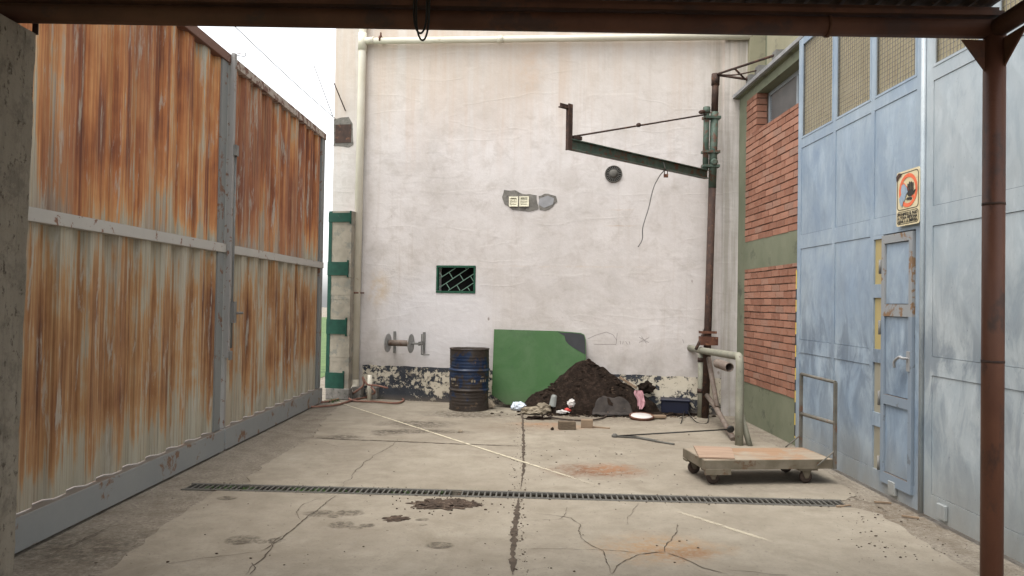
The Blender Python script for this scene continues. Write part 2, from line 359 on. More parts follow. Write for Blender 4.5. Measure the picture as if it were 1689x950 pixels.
# ---- blue gate paint
def blue_mat(name, base, pale, dark, warm=0):
    m = Mt(name, .42, 0, .45); o = m.xyz()
    a = m.noise(1, 7, .66, scale3=(1.6,1.6,1.1), dist=.3); b = m.noise(1, 6, .66, scale3=(5,5,2.0), off=(3,0,0), dist=.6)
    col = m.mix(m.step(a, .35, .65), base, pale)
    col = m.mix(m.step(m.noise(1, 5, .6, scale3=(2.2,2.2,.5), off=(7,1,0)), .45, .62, 0, .45), col, pale)
    pt2 = m.noise(1, 8, .74, scale3=(6,6,2.2), off=(11,5,2), dist=.3); col = m.mix(m.step(pt2, .52, .62, 0, .35), col, tuple(min(1,x*1.3) for x in pale)); col = m.mix(m.step(pt2, .46, .36, 0, .35), col, tuple(x*.78 for x in base))
    band = m.ramp(m.step(o['Z'], 0, 4), [(0,.35),(.10,.45),(.22,.75),(.30,1.0),(.38,.55),(.50,.16),(.75,.10),(1,.05)])
    sm = m.math('MULTIPLY', m.step(b, .43, .58), band)
    col = m.mix(m.math('MULTIPLY', sm, .62), col, dark)
    sc = m.step(m.noise(1, 9, .75, scale3=(16,16,7), off=(2,8,0), dist=2.2), .62, .68)
    col = m.mix(m.math('MULTIPLY', sc, m.math('MULTIPLY', band, .65)), col, dark)
    dust = m.math('MULTIPLY', m.step(o['Z'], .55, .02), m.step(a, .3, .6, .4, .9)); col = m.mix(dust, col, (.23,.225,.20))
    ch = m.step(m.noise(1, 8, .8, scale3=(30,30,14), off=(6,4,4)), .64, .67); col = m.mix(m.math('MULTIPLY', ch, .8), col, (.07,.075,.085))
    rs = m.step(m.noise(1, 8, .7, scale3=(7,7,5), off=(4,4,4)), .70, .73); col = m.mix(m.math('MULTIPLY', rs, .7), col, (.22,.16,.11))
    return m.out(col, m.noise(3, 5, .5), .35, .02, rough=m.step(a, .3, .7, .35, .6))
M['blue'] = blue_mat('blue', (.185,.255,.345), (.30,.36,.41), (.055,.08,.12))
M['blue_pale'] = blue_mat('blue_pale', (.265,.32,.36), (.375,.41,.425), (.09,.12,.155))
M['blue_lines'] = mottled('blue_lines', (.06,.07,.08), (.13,.13,.12), 6, .8)
M['door_rust'] = rail_mat('door_rust', (.22,.24,.26), (.27,.27,.26), (.20,.12,.065), .53, 5)
M['door_frame'] = rail_mat('door_frame', (.16,.21,.27), (.22,.255,.29), (.13,.15,.17), .60, 7)
def pane_mat(name, a, b, c):
    m = Mt(name, .35, 0, .5); col = m.mix(m.noise(2, 5, .6, dist=.5), a, b)
    col = m.mix(m.step(m.noise(1, 5, .6, scale3=(8,8,1.5)), .52, .68, 0, .5), col, c); return m.out(col, m.noise(12, 3, .5), .05, .004)
M['pane_dusty'] = pane_mat('pane_dusty', (.36,.305,.18), (.44,.38,.25), (.29,.235,.14))
M['pane_yellow'] = pane_mat('pane_yellow', (.35,.275,.11), (.41,.325,.14), (.25,.21,.11))
M['pane_grey'] = pane_mat('pane_grey', (.25,.235,.18), (.31,.285,.22), (.2,.185,.14))
M['wire'] = mottled('wire', (.14,.13,.12), (.2,.19,.17), 8, .6)

# ---- brick and green render
m = Mt('brick', .9, 0, .15)
rnd = m.geo.outputs['Random Per Island']
col = m.ramp(rnd, [(0,(.225,.105,.07)), (.3,(.27,.125,.083)), (.6,(.31,.15,.10)), (.85,(.35,.175,.12)), (1,(.27,.16,.12))])
col = m.mix(m.step(m.noise(14, 6, .7), .45, .72, 0, .55), col, (.31,.20,.15)); col = m.mix(m.step(m.noise(40, 4, .7, off=(3,3,3)), .58, .7, 0, .6), col, (.20,.08,.05))
M['brick'] = m.out(col, m.noise(45, 5, .7), .6, .006)
M['mortar'] = mottled('mortar', (.15,.095,.07), (.22,.145,.11), 20, .95)
M['green_render'] = mottled('green_render', (.135,.148,.098), (.18,.19,.13), 1.8, .9, c=(.10,.105,.075), csc=2.5, cth=.58, bump=.35)
M['green_upper'] = mottled('green_upper', (.24,.225,.15), (.30,.28,.195), 1.8, .9, c=(.19,.175,.125), csc=2.5, cth=.60, bump=.3)
M['gutter'] = mottled('gutter', (.26,.27,.28), (.36,.37,.38), 5, .4, .3)
M['shutter'] = mottled('shutter', (.18,.18,.18), (.24,.235,.23), 4, .6)
m = Mt('column_concrete', .95, 0, .15); o = m.xyz()
col = m.mix(m.noise(1, 6, .65, scale3=(8,8,1.2)), (.20,.175,.14), (.37,.33,.265)); p = m.noise(26, 7, .75, scale3=(1,1,.6))
col = m.mix(m.step(m.noise(7, 8, .75), .5, .62, 0, .6), col, (.15,.13,.105)); col = m.mix(m.step(p, .57, .62, 0, .85), col, (.08,.065,.05)); col = m.mix(m.step(m.noise(1, 4, .6, scale3=(30,30,.5)), .55, .7, 0, .5), col, (.16,.145,.12))
M['column'] = m.out(col, m.math('ADD', p, m.noise(1, 3, .5, scale3=(16,16,.6))), 1.0, .02)
m = Mt('drum_paint', .5, .0, .4); f = m.noise(4, 9, .68, dist=.6); o = m.xyz()
col = m.mix(m.noise(9, 5, .6), (.004,.012,.035), (.007,.022,.06))
col = m.mix(m.step(m.math('ADD', f, m.ramp(m.step(o['Z'], 0, .9), [(0,.2),(.2,.08),(.45,-.02),(.7,.0),(.85,.05),(1,.2)])), .49, .55), col, (.03,.022,.017))
col = m.mix(m.step(m.noise(7, 8, .7, off=(4,4,4)), .60, .66), col, (.10,.065,.04))
M['drum'] = m.out(col, f, .3, .01, rough=m.step(f, .4, .6, .4, .8))
m = Mt('green_board', .55, 0, .35); f = m.noise(2, 6, .6)
col = m.mix(f, (.018,.066,.012), (.028,.09,.018)); col = m.mix(m.step(m.noise(1.5, 8, .7, off=(5,2,1), dist=.8), .44, .62, 0, .6), col, (.05,.10,.038)); col = m.mix(m.step(m.noise(30, 6, .7, off=(2,2,1)), .60, .68, 0, .6), col, (.02,.04,.016)); col = m.mix(m.step(m.xyz()['Z'], .30, .02, 0, .6), col, (.055,.07,.035)); col = m.mix(m.step(m.noise(5, 7, .7, off=(2,2,1)), .56, .72, 0, .6), col, (.02,.055,.018))
M['green_board'] = m.out(col, m.noise(10, 4, .6), .15, .004)
m = Mt('soil', .95, 0, .1); f = m.noise(16, 8, .75)
col = m.ramp(f, [(.3,(.009,.007,.006)), (.5,(.022,.015,.011)), (.62,(.042,.028,.021)), (.75,(.10,.072,.052))])
M['soil'] = m.out(col, m.math('ADD', f, m.noise(70, 5, .7)), 1.0, .025)
M['soil_dry'] = mottled('soil_dry', (.035,.024,.017), (.07,.048,.034), 14, .95, c=(.15,.11,.08), csc=30, cth=.58, bump=.8)
M['crack'] = mottled('crack', (.045,.034,.025), (.085,.065,.048), 20, .95)
def plain(name, c, rough=.6, c2=None): return mottled(name, c, c2 or tuple(min(1, x*1.25) for x in c), 9, rough)
M['tar'] = plain('tar', (.018,.019,.021), .7)
M['cream_sign'] = mottled('cream_sign', (.56,.47,.28), (.64,.56,.38), 12, .5, c=(.5,.33,.16), csc=9, cth=.62, bump=.02)
M['sign_black'] = plain('sign_black', (.03,.028,.025), .6); M['sign_red'] = plain('sign_red', (.60,.13,.06), .5)
M['hazard_yellow'] = plain('hazard_yellow', (.55,.40,.06), .6); M['white_plastic'] = plain('white_plastic', (.45,.5,.56), .4)
M['cream_plastic'] = plain('cream_plastic', (.60,.57,.44), .5); M['pink'] = plain('pink', (.40,.22,.24), .8)
M['paper'] = plain('paper', (.45,.43,.41), .8); M['sack'] = plain('sack', (.15,.125,.09), .9, (.27,.23,.17)); M['felt'] = plain('felt', (.026,.022,.02), .95, (.05,.042,.037))
M['navy_plastic'] = plain('navy_plastic', (.005,.007,.02), .45); M['red_bit'] = plain('red_bit', (.45,.06,.05), .6)
M['duct'] = plain('duct', (.085,.08,.07), .7); M['leaf'] = plain('leaf', (.05,.09,.025), .7); M['grass'] = mottled('grass', (.05,.09,.03), (.10,.15,.05), 3, .9)
M['tin'] = plain('tin', (.20,.21,.20), .5); M['chrome'] = plain('chrome', (.25,.25,.25), .35)
m = Mt('sun_streak_paint', .8, 0, .2); o = m.xyz()  # sunlight streak held in a pale colour, fading towards the camera
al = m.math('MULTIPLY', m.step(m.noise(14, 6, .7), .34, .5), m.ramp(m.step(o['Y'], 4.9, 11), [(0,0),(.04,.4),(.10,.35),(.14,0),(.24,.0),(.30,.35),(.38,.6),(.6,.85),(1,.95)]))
M['sun_streak_paint'] = m.out((.62,.56,.42), alpha=al)

# ================================================================== GROUND
dA, dB = G(300, 807.5), G(1402, 836.5); dd = (dB-dA).normalized(); dn = Vector((-dd.y, dd.x, 0))
if dn.y < 0: dn = -dn
DW = .165
slot = [dA, dB, dB+dn*DW, dA+dn*DW]
outer = [Vector((-90,-90,0)), Vector((90,-90,0)), Vector((90,120,0)), Vector((-90,120,0))]
mb = MB(); iv = mb.verts(slot)
xs_ = [-9,-6,-4,-2.9]+[slot[0].x, 0, slot[1].x]+[3.6,5,9]; 
def strip(y0, y1, x0, x1):
    for a_ in range(int(x0), int(x1)):
        for b_ in range(int(y0), int(y1)): mb.poly([(a_,b_,0),(a_+1,b_,0),(a_+1,b_+1,0),(a_,b_+1,0)])
strip(-6, 5, -6, 6); strip(8, 14, -6, 6)
# ring of cells between y=5 and y=8 around the slot
mid_o = [Vector((-6,5,0)), Vector((6,5,0)), Vector((6,8,0)), Vector((-6,8,0))]; mo = mb.verts(mid_o)
for i in range(4): mb.face([mo[i], mo[(i+1)%4], iv[(i+1)%4], iv[i]])
a4 = [Vector((-6,-6,0)), Vector((6,-6,0)), Vector((6,14,0)), Vector((-6,14,0))]
for i in range(4): mb.poly([outer[i], outer[(i+1)%4], a4[(i+1)%4], a4[i]])
# channel under the grating
lo = mb.verts([p-Vector((0,0,.14)) for p in slot])
for i in range(4): mb.face([iv[i], iv[(i+1)%4], lo[(i+1)%4], lo[i]])
mb.face(lo)
kind(mb.build('ground', M['ground'], norm=False), 'structure')
def jag(pts, amp=.018, step=.05, seed=0):
    out = []
    for i in range(len(pts)-1):
        a, b = pts[i], pts[i+1]; n = max(1, int((b-a).length/step))
        for k in range(n):
            p = a.lerp(b, k/n); q = Vector((p.x*6, p.y*6, seed))
            out.append(p+Vector((mnoise.noise(q), mnoise.noise(q+Vector((9,9,9))), 0))*amp*2.2+Vector((random.uniform(-1,1), random.uniform(-1,1), 0))*amp*.3)
    out.append(pts[-1]); return out
def sheet(pts, z, name, m):
    mb = MB(); top = mb.verts([Vector((p.x, p.y, z)) for p in pts])
    for t in tessellate_polygon([[Vector((p.x, p.y, 0)) for p in pts]]):
        a_, b_, c_ = [top[i] for i in t]; cr_ = (b_.co-a_.co).cross(c_.co-a_.co).z
        if abs(cr_) > 1e-9: mb.face([a_, b_, c_] if cr_ > 0 else [a_, c_, b_])
    bot = mb.verts([Vector((p.x, p.y, -.001)) for p in pts])
    for i in range(len(top)): mb.face([bot[i], bot[(i+1)%len(top)], top[(i+1)%len(top)], top[i]])
    return kind(mb.build(name, m, norm=False), 'structure')
P = lambda l: [G(*p) for p in l]
fL = dA.lerp(dB, .055); fR = dB-dd*.02; off = dn*.012
left_f = [fL-off]+P([(330,829),(300,850),(268,868),(237,897),(200,925),(165,958)])+[Vector((-1.9,3.9,0)), Vector((-1.6,2,0)), Vector((-1.5,-3,0))]
right_f = [Vector((2.6,-3,0)), Vector((2.6,3.6,0))]+P([(1610,950),(1544,909),(1495,876),(1455,850),(1425,842)])+[fR-off]
front = jag(left_f)+[Vector((-1.5,-6,0)), Vector((2.6,-6,0))]+jag(right_f)
sheet(front, .006, 'concrete_slab', M['slab'])
bL = slot[3].lerp(slot[2], .095)
back = [bL+off]; left_b = [bL+off]+P([(410,787),(440,765),(480,742),(518,722),(530,700),(556,672)])
right_b = P([(1205,692),(1225,710),(1262,728),(1303,748),(1345,768),(1385,795),(1412,818)])+[slot[2]+off]
sheet(jag(left_b)+[G(600,658), G(1195,686)]+jag(right_b), .006, 'concrete_slab', M['slab'])
# metal kerb angles of the drain, and the gratings
drain = MB()
for s_, o_ in ((0,-.012),(1,DW+.012)):
    a = dA+dn*o_; b = dB+dn*o_; drain.bar(a+Vector((0,0,.004)), b+Vector((0,0,.004)), .022, .012)
kind(drain.build('drain_channel_edge', M['duct']), 'structure')
def grate(t0, t1, label, drop=0):
    L = (dB-dA).length; t = thing('drain_grate', label, 'drain grate', dA.lerp(dB, (t0+t1)/2), 'steel grates over the floor drain')
    a = dA+dd*t0*L; Lg = (t1-t0)*L
    fr = MB()
    for o_ in (.008, DW-.008): fr.bar(a+dn*o_+Vector((0,0,.002)), a+dd*Lg+dn*o_+Vector((0,0,.002-drop)), .010, .018)
    for e in (.005, Lg-.005): fr.bar(a+dd*e+dn*.015+Vector((0,0,.002)), a+dd*e+dn*(DW-.015)+Vector((0,0,.002)), .010, .018)
    fr.build('frame', M['duct'], t)
    br = MB(); n = int(Lg/.046)
    for i in range(1, n):
        if random.random() < .015: continue
        c = a+dd*(i*Lg/n+random.uniform(-.002,.002))
        br.bar(c+dn*.014+Vector((0,0,.001)), c+dn*(DW-.014)+Vector((0,0,.001)), .013, .014)
    br.build('bars', M['duct'], t)
grate(.004, .408, 'left length of steel drain grate, weeds growing up through it')
grate(.425, .722, 'middle length of steel drain grate, crossing the slab joint')
grate(.724, .996, 'right length of steel drain grate, in front of the platform cart')
# cracks: narrow ribbons of dirt
cr = MB()
def crack(px, wd, amp=.02, z=.009):
    pts = jag(P(px) if not isinstance(px[0], Vector) else px, amp, .03, random.random()*50)
    L = []; Rr = []
    for i, p in enumerate(pts):
        d = (pts[min(i+1,len(pts)-1)]-pts[max(i-1,0)]); d.z = 0; d.normalize(); n = Vector((-d.y, d.x, 0))
        t = i/max(1, len(pts)-1); e = min(1, 6*t+.15, 6*(1-t)+.15)
        ww = wd*e*random.uniform(.35, 1.4)
        L.append(p+n*ww*.5); Rr.append(p-n*ww*.5)
    lv = cr.verts([Vector((p.x,p.y,z)) for p in L]); rv = cr.verts([Vector((p.x,p.y,z)) for p in Rr])
    for i in range(len(lv)-1): cr.face([lv[i], lv[i+1], rv[i+1], rv[i]])
for c in [([(863,660),(862,690),(864,740),(863,780),(858,808)], .03), ([(856,822),(852,850),(848,885),(846,950)], .042),
          ([(515,724),(600,727),(700,731),(800,735),(860,737)], .030), ([(660,724),(640,740),(606,760),(585,780),(563,806)], .010),
          ([(556,817),(530,838),(500,860),(470,885),(440,912),(418,935),(405,950)], .014), ([(500,860),(488,846),(500,832),(530,822)], .008),
          ([(430,912),(380,918),(320,925),(265,932)], .008), ([(885,848),(940,856),(958,870),(962,890),(990,910),(1000,935),(1010,950)], .010),
          ([(935,838),(930,852),(918,858)], .006), ([(1122,866),(1114,884),(1098,898),(1098,912),(1060,916),(1030,928),(1005,950)], .011),
          ([(856,908),(930,907),(1000,909),(1060,917)], .007), ([(1098,912),(1130,926),(1160,938),(1200,948)], .011), ([(860,860),(900,859),(935,858)], .006),
          ([(1052,830),(1040,850),(1032,868)], .005), ([(1396,818),(1418,826),(1440,832),(1470,850)], .010), ([(60,925),(110,905),(180,870)], .012),
          ([(470,885),(430,912)], .012), ([(410,950),(425,938),(415,930)], .01), ([(1190,940),(1260,948),(1300,950)], .007),([(620,735),(560,738),(520,728)], .006)]:
    crack(c[0], c[1]*(.62 if c[1] < .02 else 1.0), .014 if c[1] < .02 else .006)
kind(cr.build('ground_cracks', M['crack']), 'structure')
# sunlight through the gate gap, put in as a pale strip crossing the yard
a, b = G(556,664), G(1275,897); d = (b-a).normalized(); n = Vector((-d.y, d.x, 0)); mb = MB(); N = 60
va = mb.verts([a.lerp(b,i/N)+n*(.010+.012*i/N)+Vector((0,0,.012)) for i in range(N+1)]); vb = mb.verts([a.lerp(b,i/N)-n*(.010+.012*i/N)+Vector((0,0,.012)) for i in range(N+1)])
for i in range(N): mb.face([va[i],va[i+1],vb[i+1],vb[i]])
kind(mb.build('painted_sun_streak', M['sun_streak_paint']), 'structure')

# ================================================================== PLASTERED BUILDING (back wall)
W0, W1 = G(600, 657), G(1208, 686); W0.z = W1.z = 0
wd = (W1-W0).normalized(); wn = Vector((wd.y, -wd.x, 0))      # towards the camera
UP = Vector((0,0,1))
def WP(x, y, off=0): return PP(x, y, W0+wn*off, wn)
def wl(p): return (p-W0).dot(wd), p.z                         # local (along, up)
xl = wl(WP(549, 300))[0]; xr = (W1-W0).length+.16
bld = thing('plastered_building', 'tall whitewashed plaster building wall with stained face and peeling navy base band', 'building', (W0+W1)/2)
wn_l, wn_b = wl(WP(719, 483)); wn_r, wn_t = wl(WP(785, 438))
mb = MB(); H = 8.5; F_ = lambda u, z, o_=0: W0+wd*u+wn*o_+UP*z
def panel(mb, u0, u1, z0, z1): mb.poly([F_(u0,z0), F_(u1,z0), F_(u1,z1), F_(u0,z1)])
panel(mb, xl, wn_l, 0, H); panel(mb, wn_r, xr, 0, H); panel(mb, wn_l, wn_r, 0, wn_b); panel(mb, wn_l, wn_r, wn_t, H)
D_ = -.28
for a, b in (((wn_l,wn_b),(wn_r,wn_b)), ((wn_r,wn_b),(wn_r,wn_t)), ((wn_r,wn_t),(wn_l,wn_t)), ((wn_l,wn_t),(wn_l,wn_b))):
    mb.poly([F_(*a), F_(*b), F_(*b,D_), F_(*a,D_)])
mb.poly([F_(xl,0), F_(xl,H), F_(xl,H,-6), F_(xl,0,-6)]); mb.poly([F_(xl,H), F_(xr,H), F_(xr,H,-6), F_(xl,H,-6)])
mb.build('wall', M['plaster'], bld, norm=False)
pb = MB(); N = 90; top = []; u0 = wl(WP(598,620))[0]
pts = [F_(u0, .0, .004)]+[F_(u0, .545, .004)]
for i in range(N+1):
    u = u0+(xr-.16-u0)*i/N; pts.append(F_(u, .535+.014*mnoise.noise(Vector((u*5,0,0))), .004))
pts += [F_(xr-.16, 0, .004)]; pb.prism(pts, -wn*.003); pb.build('base_band', M['peel'], bld)
# pilaster strip beside the corner
pl = MB(); ua = wl(WP(1192, 400))[0]; pl.obox(W0, wd, wn, UP, (ua,-.02,0), (xr,.035,H)); pl.build('pilaster', M['plaster'], bld)
# barred window
wnd = MB(); t_ = .035
for a, b in (((wn_l,wn_b),(wn_r,wn_b+t_)), ((wn_l,wn_t-t_),(wn_r,wn_t)), ((wn_l,wn_b+t_),(wn_l+t_,wn_t-t_)), ((wn_r-t_,wn_b+t_),(wn_r,wn_t-t_))):
    wnd.obox(W0, wd, wn, UP, (a[0]+.003,-.06,a[1]+.003), (b[0]-.003,.012,b[1]-.003))
M['win_green'] = mottled('win_green', (.012,.06,.035), (.02,.085,.05), 9, .5)
M['bar_green'] = plain('bar_green', (.12,.20,.155), .6)
wo_ = wnd.build('window', M['win_green'], bld)
bar = MB()
wU, wH = wn_r-wn_l-.08, wn_t-wn_b-.08
ca, sa_ = math.cos(R(33)), math.sin(R(33))
def clipbar(p, q):
    t0, t1 = 0, 1
    for k, hi in ((0, wU), (1, wH)):
        d = q[k]-p[k]
        for lim, sg_ in ((0, 1), (hi, -1)):
            num = (lim-p[k])*sg_; den = d*sg_
            if abs(den) < 1e-9: 
                if num > 0: return
            elif den > 0: t0 = max(t0, num/den)
            else: t1 = min(t1, num/den)
    if t1-t0 < .02: return
    A_ = [p[k]+(q[k]-p[k])*t0 for k in (0,1)]; B2 = [p[k]+(q[k]-p[k])*t1 for k in (0,1)]
    bar.bar(F_(wn_l+.04+A_[0], wn_b+.04+A_[1], -.03), F_(wn_l+.04+B2[0], wn_b+.04+B2[1], -.03), .010, .010, wn)
rt = lambda a, b: (a*ca-b*sa_, a*sa_+b*ca)
for r_ in range(-6, 6):
    b_ = .035+r_*.118; clipbar(rt(-1, b_), rt(1.5, b_))
    for c_ in range(-4, 6):
        a_ = c_*.26+(.13 if r_ % 2 else 0)+.03; clipbar(rt(a_, b_), rt(a_, b_+.118))
bo = bar.build('bars', M['bar_green'], wo_)
dk = MB(); dk.poly([F_(wn_l,wn_b,D_+.01), F_(wn_r,wn_b,D_+.01), F_(wn_r,wn_t,D_+.01), F_(wn_l,wn_t,D_+.01)]); dk.build('pane', M['black'], wo_)
# cement patches with a pair of vents
def patch(px, seed, thick=.008, m='cement', name='cement_patch', amp=.02):
    pts = [WP(*p) for p in px]; pts.append(pts[0]); o_ = []
    for i in range(len(pts)-1):
        n = max(2, int((pts[i+1]-pts[i]).length/.02))
        for k in range(n):
            p = pts[i].lerp(pts[i+1], k/n); q = Vector((p.x*9, p.z*9, seed)); o_.append(p+wd*mnoise.noise(q)*amp+UP*mnoise.noise(q+Vector((5,5,5)))*amp)
    mb = MB(); mb.prism([p-wn*.002 for p in o_], wn*(thick+.002)); return mb.build(name, M[m], bld)
patch([(832,313),(850,314),(868,320),(885,322),(888,346),(870,348),(845,346),(833,338),(829,325)], 1)
patch([(888,323),(905,320),(917,323),(919,333),(905,346),(890,347)], 2, .006)
M['cement_pale'] = plain('cement_pale', (.22,.22,.225), .9)
patch([(889,328),(903,323),(914,327),(912,337),(898,343),(888,338)], 4, .009, 'cement_pale', 'cement_patch', .012)
M['vent_dark'] = plain('vent_dark', (.13,.12,.09), .7)
def sq_vent(x0, x1, y0, y1):
    a = wl(WP(x0, y1)); b = wl(WP(x1, y0)); mb = MB(); f = .02
    u0,z0 = a; u1,z1 = b
    for c in (((u0,z0),(u1,z0+f)), ((u0,z1-f),(u1,z1)), ((u0,z0+f),(u0+f,z1-f)), ((u1-f,z0+f),(u1,z1-f))):
        mb.obox(W0, wd, wn, UP, (c[0][0],-.004,c[0][1]), (c[1][0],.03,c[1][1]))
    v = mb.build('square_vent', M['cream_plastic'], bld); s = MB()
    for k in range(5):
        z = z0+f+(z1-z0-2*f)*(k+.5)/5; s.obox(W0, wd, (wn*.8-UP*.6), UP, (u0+f,.006,z-.002), (u1-f,.026,z+.008))
    s.build('slats', M['cream_plastic'], v)
    d = MB(); d.obox(W0, wd, wn, UP, (u0+f,-.004,z0+f), (u1-f,.010,z1-f)); d.build('backing', M['vent_dark'], v)
sq_vent(840, 855, 324.5, 341); sq_vent(857, 873, 324, 341)
# round vent
c = WP(1012, 287); rv = MB(); r = .128
rv.lathe(c-wn*.003, wn, [(r,0),(r,.02),(r*.93,.028),(r*.88,.02),(r*.88,.012),(.002,.012)], 36); vo = rv.build('round_vent', M['duct'], bld)
bk = MB(); bk.lathe(c+wn*.0135, wn, [(r*.86,0),(r*.86,.002),(.002,.002)], 32); bk.build('backing', M['black'], vo)
fn = MB()
for k in range(22):
    an = 2*math.pi*k/22; e = wd*math.cos(an)+UP*math.sin(an); fn.bar(c+wn*.02+e*r*.46, c+wn*.02+e*r*.88, .010, .006, wn)
fn.lathe(c+wn*.012, wn, [(r*.48,0),(r*.5,.012),(r*.3,.03),(.002,.032)], 24); fn.build('fins', M['duct'], vo)
# steel plate in the wall near the left edge
pt = MB(); a = wl(WP(553,236)); b = wl(WP(580,205)); pt.obox(W0, wd, wn, UP, (a[0],-.01,a[1]), (b[0],.012,b[1])); pt.build('steel_plate', M['rust_dark'], bld)
patch([(550,196),(575,193),(581,203),(582,238),(575,243),(550,241)], 6, .005)

mk = MB()
for px in ([(969,559),(982,553),(1000,547.5),(1011,552),(1017,560.6),(1016,568),(1005,568),(980,567.7)], [(1018,549),(1017,562)], [(1054,556),(1070,565)], [(1054,565),(1070,557)], [(1058,555),(1066,566)],
           [(1023,562),(1024,568)], [(1028,563),(1027,568)], [(1032,563),(1035,568)], [(1038,563),(1039,568)], [(1126,0+560),(1128,566)]):
    for a, b in zip(px, px[1:]): mk.bar(WP(*a,.001), WP(*b,.001), .007, .001, wn)
M['pencil'] = plain('pencil', (.22,.20,.19), .9); mk.build('pencil_marks', M['pencil'], bld)

# ---- gate pier
ga = PP(578, 668, W0+wn*.30, wn); 
pL, pR = wl(PP(540, 500, W0+wn*.30, wn))[0], wl(PP(578, 500, W0+wn*.30, wn))[0]
ptop = PP(560, 348, W0+wn*.30, wn).z
M['pier'] = mottled('pier', (.22,.195,.155), (.31,.275,.22), 5, .95, c=(.20,.19,.16), csc=6, cth=.53, bump=.9)
pier = thing('gate_pier', 'crumbling plaster gate pier with green painted steel straps beside the rusty gate', 'gate pier', F_((pL+pR)/2, 0, .15))
mb = MB(); N = 40
for i in range(N):
    z0, z1 = .18+(ptop-.18)*i/N, .18+(ptop-.18)*(i+1)/N; e = .012*mnoise.noise(Vector((i*.5,1,1)))
    mb.obox(W0, wd, wn, UP, (pL+.05,.003,z0), (pR-.012+e,.288+e*.6,z1))
mb.build('core', M['pier'], pier)
mb = MB(); mb.obox(W0, wd, wn, UP, (pL,.003,0), (pR+.01,.31,.18), .012); mb.build('footing', M['cement'], pier)
mb = MB(); mb.obox(W0, wd, wn, UP, (pL-.006,.02,.18), (pL+.05,.297,ptop)); mb.build('edge_angle', M['green_angle'], pier)
for (y0, y1, e) in ((351, 366, -.02), (432, 454, -.05), (527, 551, -.06), (615, 641, -.09)):
    z1, z0 = PP(560, y0, W0+wn*.3, wn).z, PP(560, y1, W0+wn*.3, wn).z
    mb = MB(); mb.obox(W0, wd, wn, UP, (pL-.01,.24,z0), (pR+e,.305,z1)); mb.obox(W0, wd, wn, UP, (pR+e-.022,.22,z0-.03), (pR+e+.004,.30,z1+.03))
    mb.build('strap', M['green_angle'], pier)
# ---- drainpipes
dp = thing('drainpipe', 'cream plastic drainpipe running across and down the plaster wall', 'drainpipe', WP(584,652,.09))
off = .09; pr_ = .062
T = WP(598, 68, off); B_ = WP(585, 640, off); TT = WP(600, -40, off)
mb = MB(); mb.tube([TT, T, B_+UP*.1], pr_, 16); mb.build('downpipe', M['pvc'], dp)
mb = MB(); e = WP(1064, 62, off); e2 = e+(e-T).normalized()*1.5; mb.tube([T+wd*.05, e2], .05, 16); mb.build('cross_pipe', M['pvc'], dp)
mb = MB(); mb.tube([T+UP*.13, T-UP*.15], pr_+.008, 16); mb.tube([T+wd*.05, T+wd*.2], .058, 16); mb.build('tee_fitting', M['pvc'], dp); mb = MB()
mb.tube([(T.lerp(e,.51))-wd*.05, T.lerp(e,.51)+wd*.05], .056, 16); mb.build('pipe_coupling', M['pvc'], dp)
mb = MB(); mb.tube(smooth_path([B_+UP*.14, B_+UP*.03, B_-UP*.04+wd*-.05+wn*.06, B_-UP*.07-wd*.12+wn*.12], 5), pr_*1.03, 14, cap=False); mb.build('elbow', M['pvc'], dp)
for c_, ax in ((WP(628,65,off), wd), (WP(587,483,off), UP)):
    mb = MB(); mb.tube([c_-ax*.012, c_+ax*.012], pr_+.012 if ax is UP else .062, 16)
    mb.bar(c_-ax*.0-wn*.1, c_+wn*.0, .02, .012, ax)
    if ax is UP: mb.bar(c_+wd*.06, c_+wd*.14, .018, .02, ax)
    else: mb.bar(c_+UP*.03, c_+UP*.11, .02, .02, wn)
    mb.build('clamp', M['rust'], dp)

# ---- cable reel on wall brackets
M['reel_grey'] = mottled('reel_grey', (.24,.235,.225), (.33,.325,.31), 9, .6, c=(.2,.15,.11), csc=10, cth=.6)
rc = WP(662, 566, .24); rl = thing('wall_reel', 'grey steel winding reel with crank on two brackets low on the white wall', 'cable reel', rc)
mb = MB(); mb.lathe(rc-wd*.20, wd, [(.048,0),(.048,.36)], 20); mb.build('drum_barrel', M['pipe_brown'], rl)
for s_ in (-.23, .15):
    mb = MB(); mb.lathe(rc+wd*s_, wd, [(.145,0),(.15,.006),(.145,.014)], 28); mb.build('flange', M['reel_grey'], rl)
for s_ in (-.20, .29):
    mb = MB(); mb.obox(rc, wd, wn, UP, (s_-.02,-.24,-.17), (s_+.02,-.22,.17)); mb.obox(rc, wd, wn, UP, (s_-.006,-.225,-.03), (s_+.006,.03,.03)); mb.build('bracket', M['grey_steel'], rl)
mb = MB(); mb.tube([rc-wd*.26, rc+wd*.34], .016, 10); mb.bar(rc+wd*.33, rc+wd*.33-UP*.17, .012, .03, wn); mb.tube([rc+wd*.33-UP*.165, rc+wd*.46-UP*.165], .009, 8); mb.bar(rc+wd*.33, rc+wd*.33+UP*.15, .012, .03, wn); mb.build('crank', M['grey_steel'], rl)

